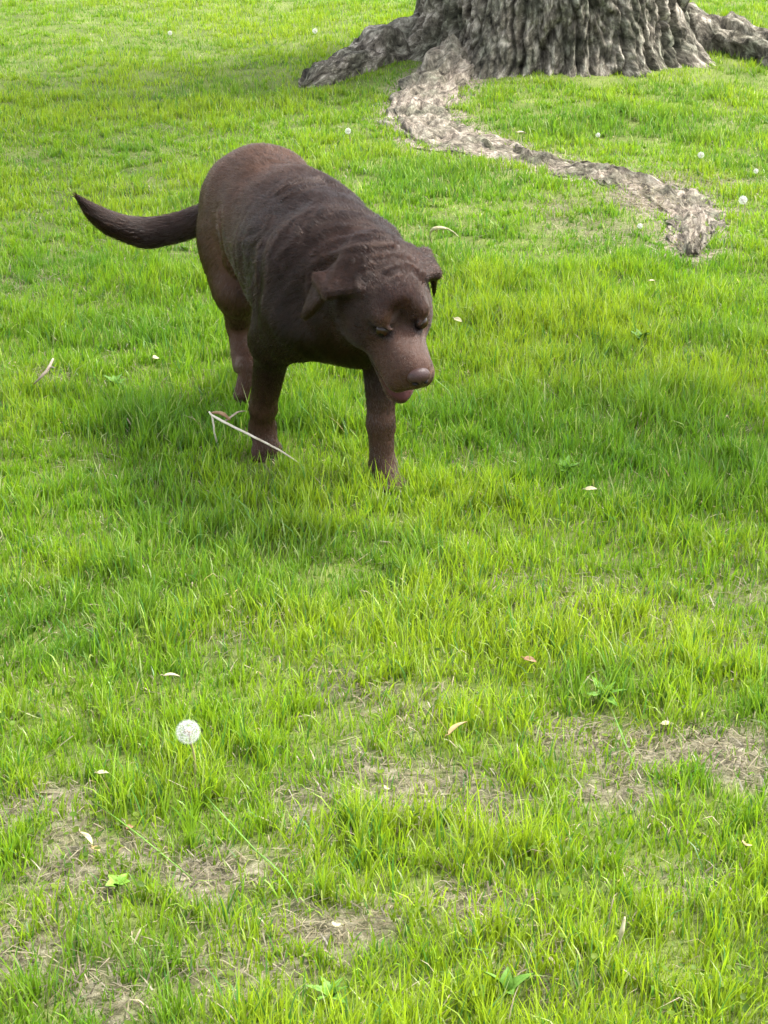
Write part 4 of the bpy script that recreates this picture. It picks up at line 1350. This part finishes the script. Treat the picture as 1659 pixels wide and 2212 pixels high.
b0 = on_ground(212, 450)
stalk = empty('dry_stalk', b0)
tag(stalk, "broken straw coloured plant stalk bent over in front of the dog's rear front paw", 'stalk')
stalk_part('main_stem', [at(209, 412, .085), at(214, 416.5, .088), at(232, 426, .085), at(258, 439, .075), at(279, 450, .06), at(296, 461, .03), at(303, 466, .006)], [.0018, .0025, .0026, .0022, .0018, .0013, .0009], m_straw, b0, stalk)
stalk_part('bent_stem', [at(212, 416, .086), at(213.5, 424, .07), at(214.5, 433, .05), at(217.5, 444, .02), at(219, 452, .0)], [.0018, .0020, .0017, .0017, .0015], m_straw, b0, stalk)
stalk_part('side_twig', [at(225, 421, .084), at(231, 417, .083), at(238, 412, .084), at(246, 411, .085)], [.0016, .0022, .0018, .0010], m_straw2, b0, stalk)
stalk_part('knuckle', [at(211, 413, .088), at(217, 412.5, .093), at(224, 414.5, .094), at(230, 420, .088)], [.0015, .0034, .0040, .0020], m_brown, b0, stalk)

b1 = on_ground(46, 372)
twig = empty('twig', b1)
tag(twig, 'grey twig lying in the grass near the left edge below the tail', 'twig')
stalk_part('stem', [at(34, 384, .03), at(41, 377, .05), at(48, 369, .06), at(53, 359, .065)], [.0016, .0030, .0040, .0024], m_straw2, b1, twig)
stalk_part('side_shoot', [at(47, 370, .06), at(51, 367, .065), at(55, 368, .068)], [.0020, .0016, .0010], m_straw2, b1, twig)

b2 = on_ground(432, 240)
bent = empty('bent_grass_stalk', b2)
tag(bent, "pale dry grass stalk bent over to the right of the dog's neck", 'stalk')
stalk_part('stem', [at(432, 245, .0), at(430, 234, .05), at(434, 228, .07), at(443, 227.5, .07), at(452, 231, .06), at(459, 237, .045)], [.0018, .0020, .0022, .0022, .0018, .0010], m_pale, b2, bent)
stalk_part('seed_tuft', [at(431, 232, .056), at(434, 228.6, .069), at(441, 227.8, .0705), at(446, 229, .067)], [.0016, .0048, .0046, .0016], m_pale, b2, bent)

b3 = on_ground(605, 235)
rt = empty('leaning_seed_stalk', on_ground(430, 925))
tag(rt, 'pale seed stalk leaning up in the right foreground', 'stalk')
b3 = on_ground(616, 968)
rt.location = b3
stalk_part('stem', [at(614, 970, .0), at(617, 955, .03), at(621, 936, .06), at(625, 917, .085)], [.0013, .0014, .0018, .0010], m_pale, b3, rt)
stalk_part('seed_head', [at(620, 940, .055), at(622, 931, .068), at(625, 918, .084)], [.0016, .0034, .0012], m_pale, b3, rt)

# ---- long grass leaves leaning over the bare soil at the left
m_long = leaf_mat('long_blade', (0.055, 0.13, 0.012), (0.10, 0.20, 0.022))


def long_blade(pts, wd, label):
    base = np.array(pts[0])
    P = spline(pts, 20)
    T = unit_(np.gradient(P, axis=0))
    S_ = unit_(np.cross(T, np.array([0, 0.35, 1.0])))
    w = wd * np.interp(np.linspace(0, 1, 20), [0, .15, .7, 1], [.7, 1, .8, .05])[:, None]
    fold = np.array([0, 0, 0.0012])
    V = np.stack([P - S_ * w / 2, P - fold, P + S_ * w / 2, P - fold - np.array([0, 0, 0.0005])], 1).reshape(-1, 3) - base
    i = np.arange(19)[:, None] * 4
    F = np.vstack([np.concatenate([i + a, i + a + 4, i + b + 4, i + b], 1) for a, b in ((0, 1), (1, 2), (2, 3), (3, 0))])
    o = np_mesh('grass_leaf', V, [F], m_long)
    o.location = base
    tag(o, label, 'grass leaf')


long_blade([at(193, 879, .004), at(165, 856, .03), at(130, 828, .05), at(91, 800, .055)], 0.0032, 'long grass leaf leaning to the upper left over the bare soil at the lower left')
long_blade([at(275, 870, .004), at(252, 846, .035), at(226, 818, .06), at(203, 793, .075)], 0.0036, 'long dark grass leaf slanting below the large dandelion clock')
long_blade([at(300, 905, .004), at(288, 882, .03), at(270, 862, .05), at(250, 846, .06)], 0.0042, 'long green grass leaf bending left in the middle of the lower left')
long_blade([at(640, 780, .004), at(632, 760, .03), at(622, 735, .06), at(610, 705, .09)], 0.0045, 'long grass leaf rising beside the broad leaved plant at the right')


# ---- broad-leaved weeds
def rosette(px, py, n, ln, wd, jag, mat, label, seed, lift=0.35, name='dandelion_plant', cat='plant'):
    g = np.random.default_rng(seed)
    p = on_ground(px, py)
    r_ = empty(name, p)
    tag(r_, label, cat, 'broad leaved weeds in the lawn')
    for k in range(n):
        V, F = leaf_surface(ln * g.uniform(0.75, 1.1), wd * g.uniform(0.8, 1.15), 0.4, 0.25, jag, 22)
        V = rot_zyx(V, 2 * np.pi * k / n + g.uniform(-0.3, 0.3), -lift - g.uniform(-0.15, 0.25), g.uniform(-0.3, 0.3))
        np_mesh('leaf', V + np.array([0, 0, 0.008]), [F], mat, r_)
    return r_


rosette(604, 705, 6, 0.046, 0.013, 0.22, m_green, 'dandelion plant with long toothed leaves above the bare soil at the right', 1)
rosette(118, 892, 5, 0.022, 0.015, 0.0, m_lime, 'bright lime green young weed on the bare soil at the lower left', 2, 0.5, 'young_weed')
rosette(330, 1004, 6, 0.034, 0.013, 0.15, m_green, 'toothed leaf weed at the bottom edge left of centre', 3, 0.5)
rosette(505, 1003, 4, 0.042, 0.016, 0.0, m_green, 'smooth broad leaf plant at the bottom edge right of centre', 4, 0.8, 'broad_leaf_weed')
rosette(640, 345, 6, 0.036, 0.018, 0.1, m_green, 'dark green weed tuft in the lawn at the right middle', 5, 0.7, 'broad_leaf_weed')
rosette(115, 390, 6, 0.036, 0.017, 0.1, m_green, 'dark green weed in the lawn left of the hind paw', 6, 0.6, 'broad_leaf_weed')
rosette(565, 478, 6, 0.040, 0.018, 0.15, m_green, 'dark green weed in the shaded grass right of the front paws', 7, 0.7, 'broad_leaf_weed')
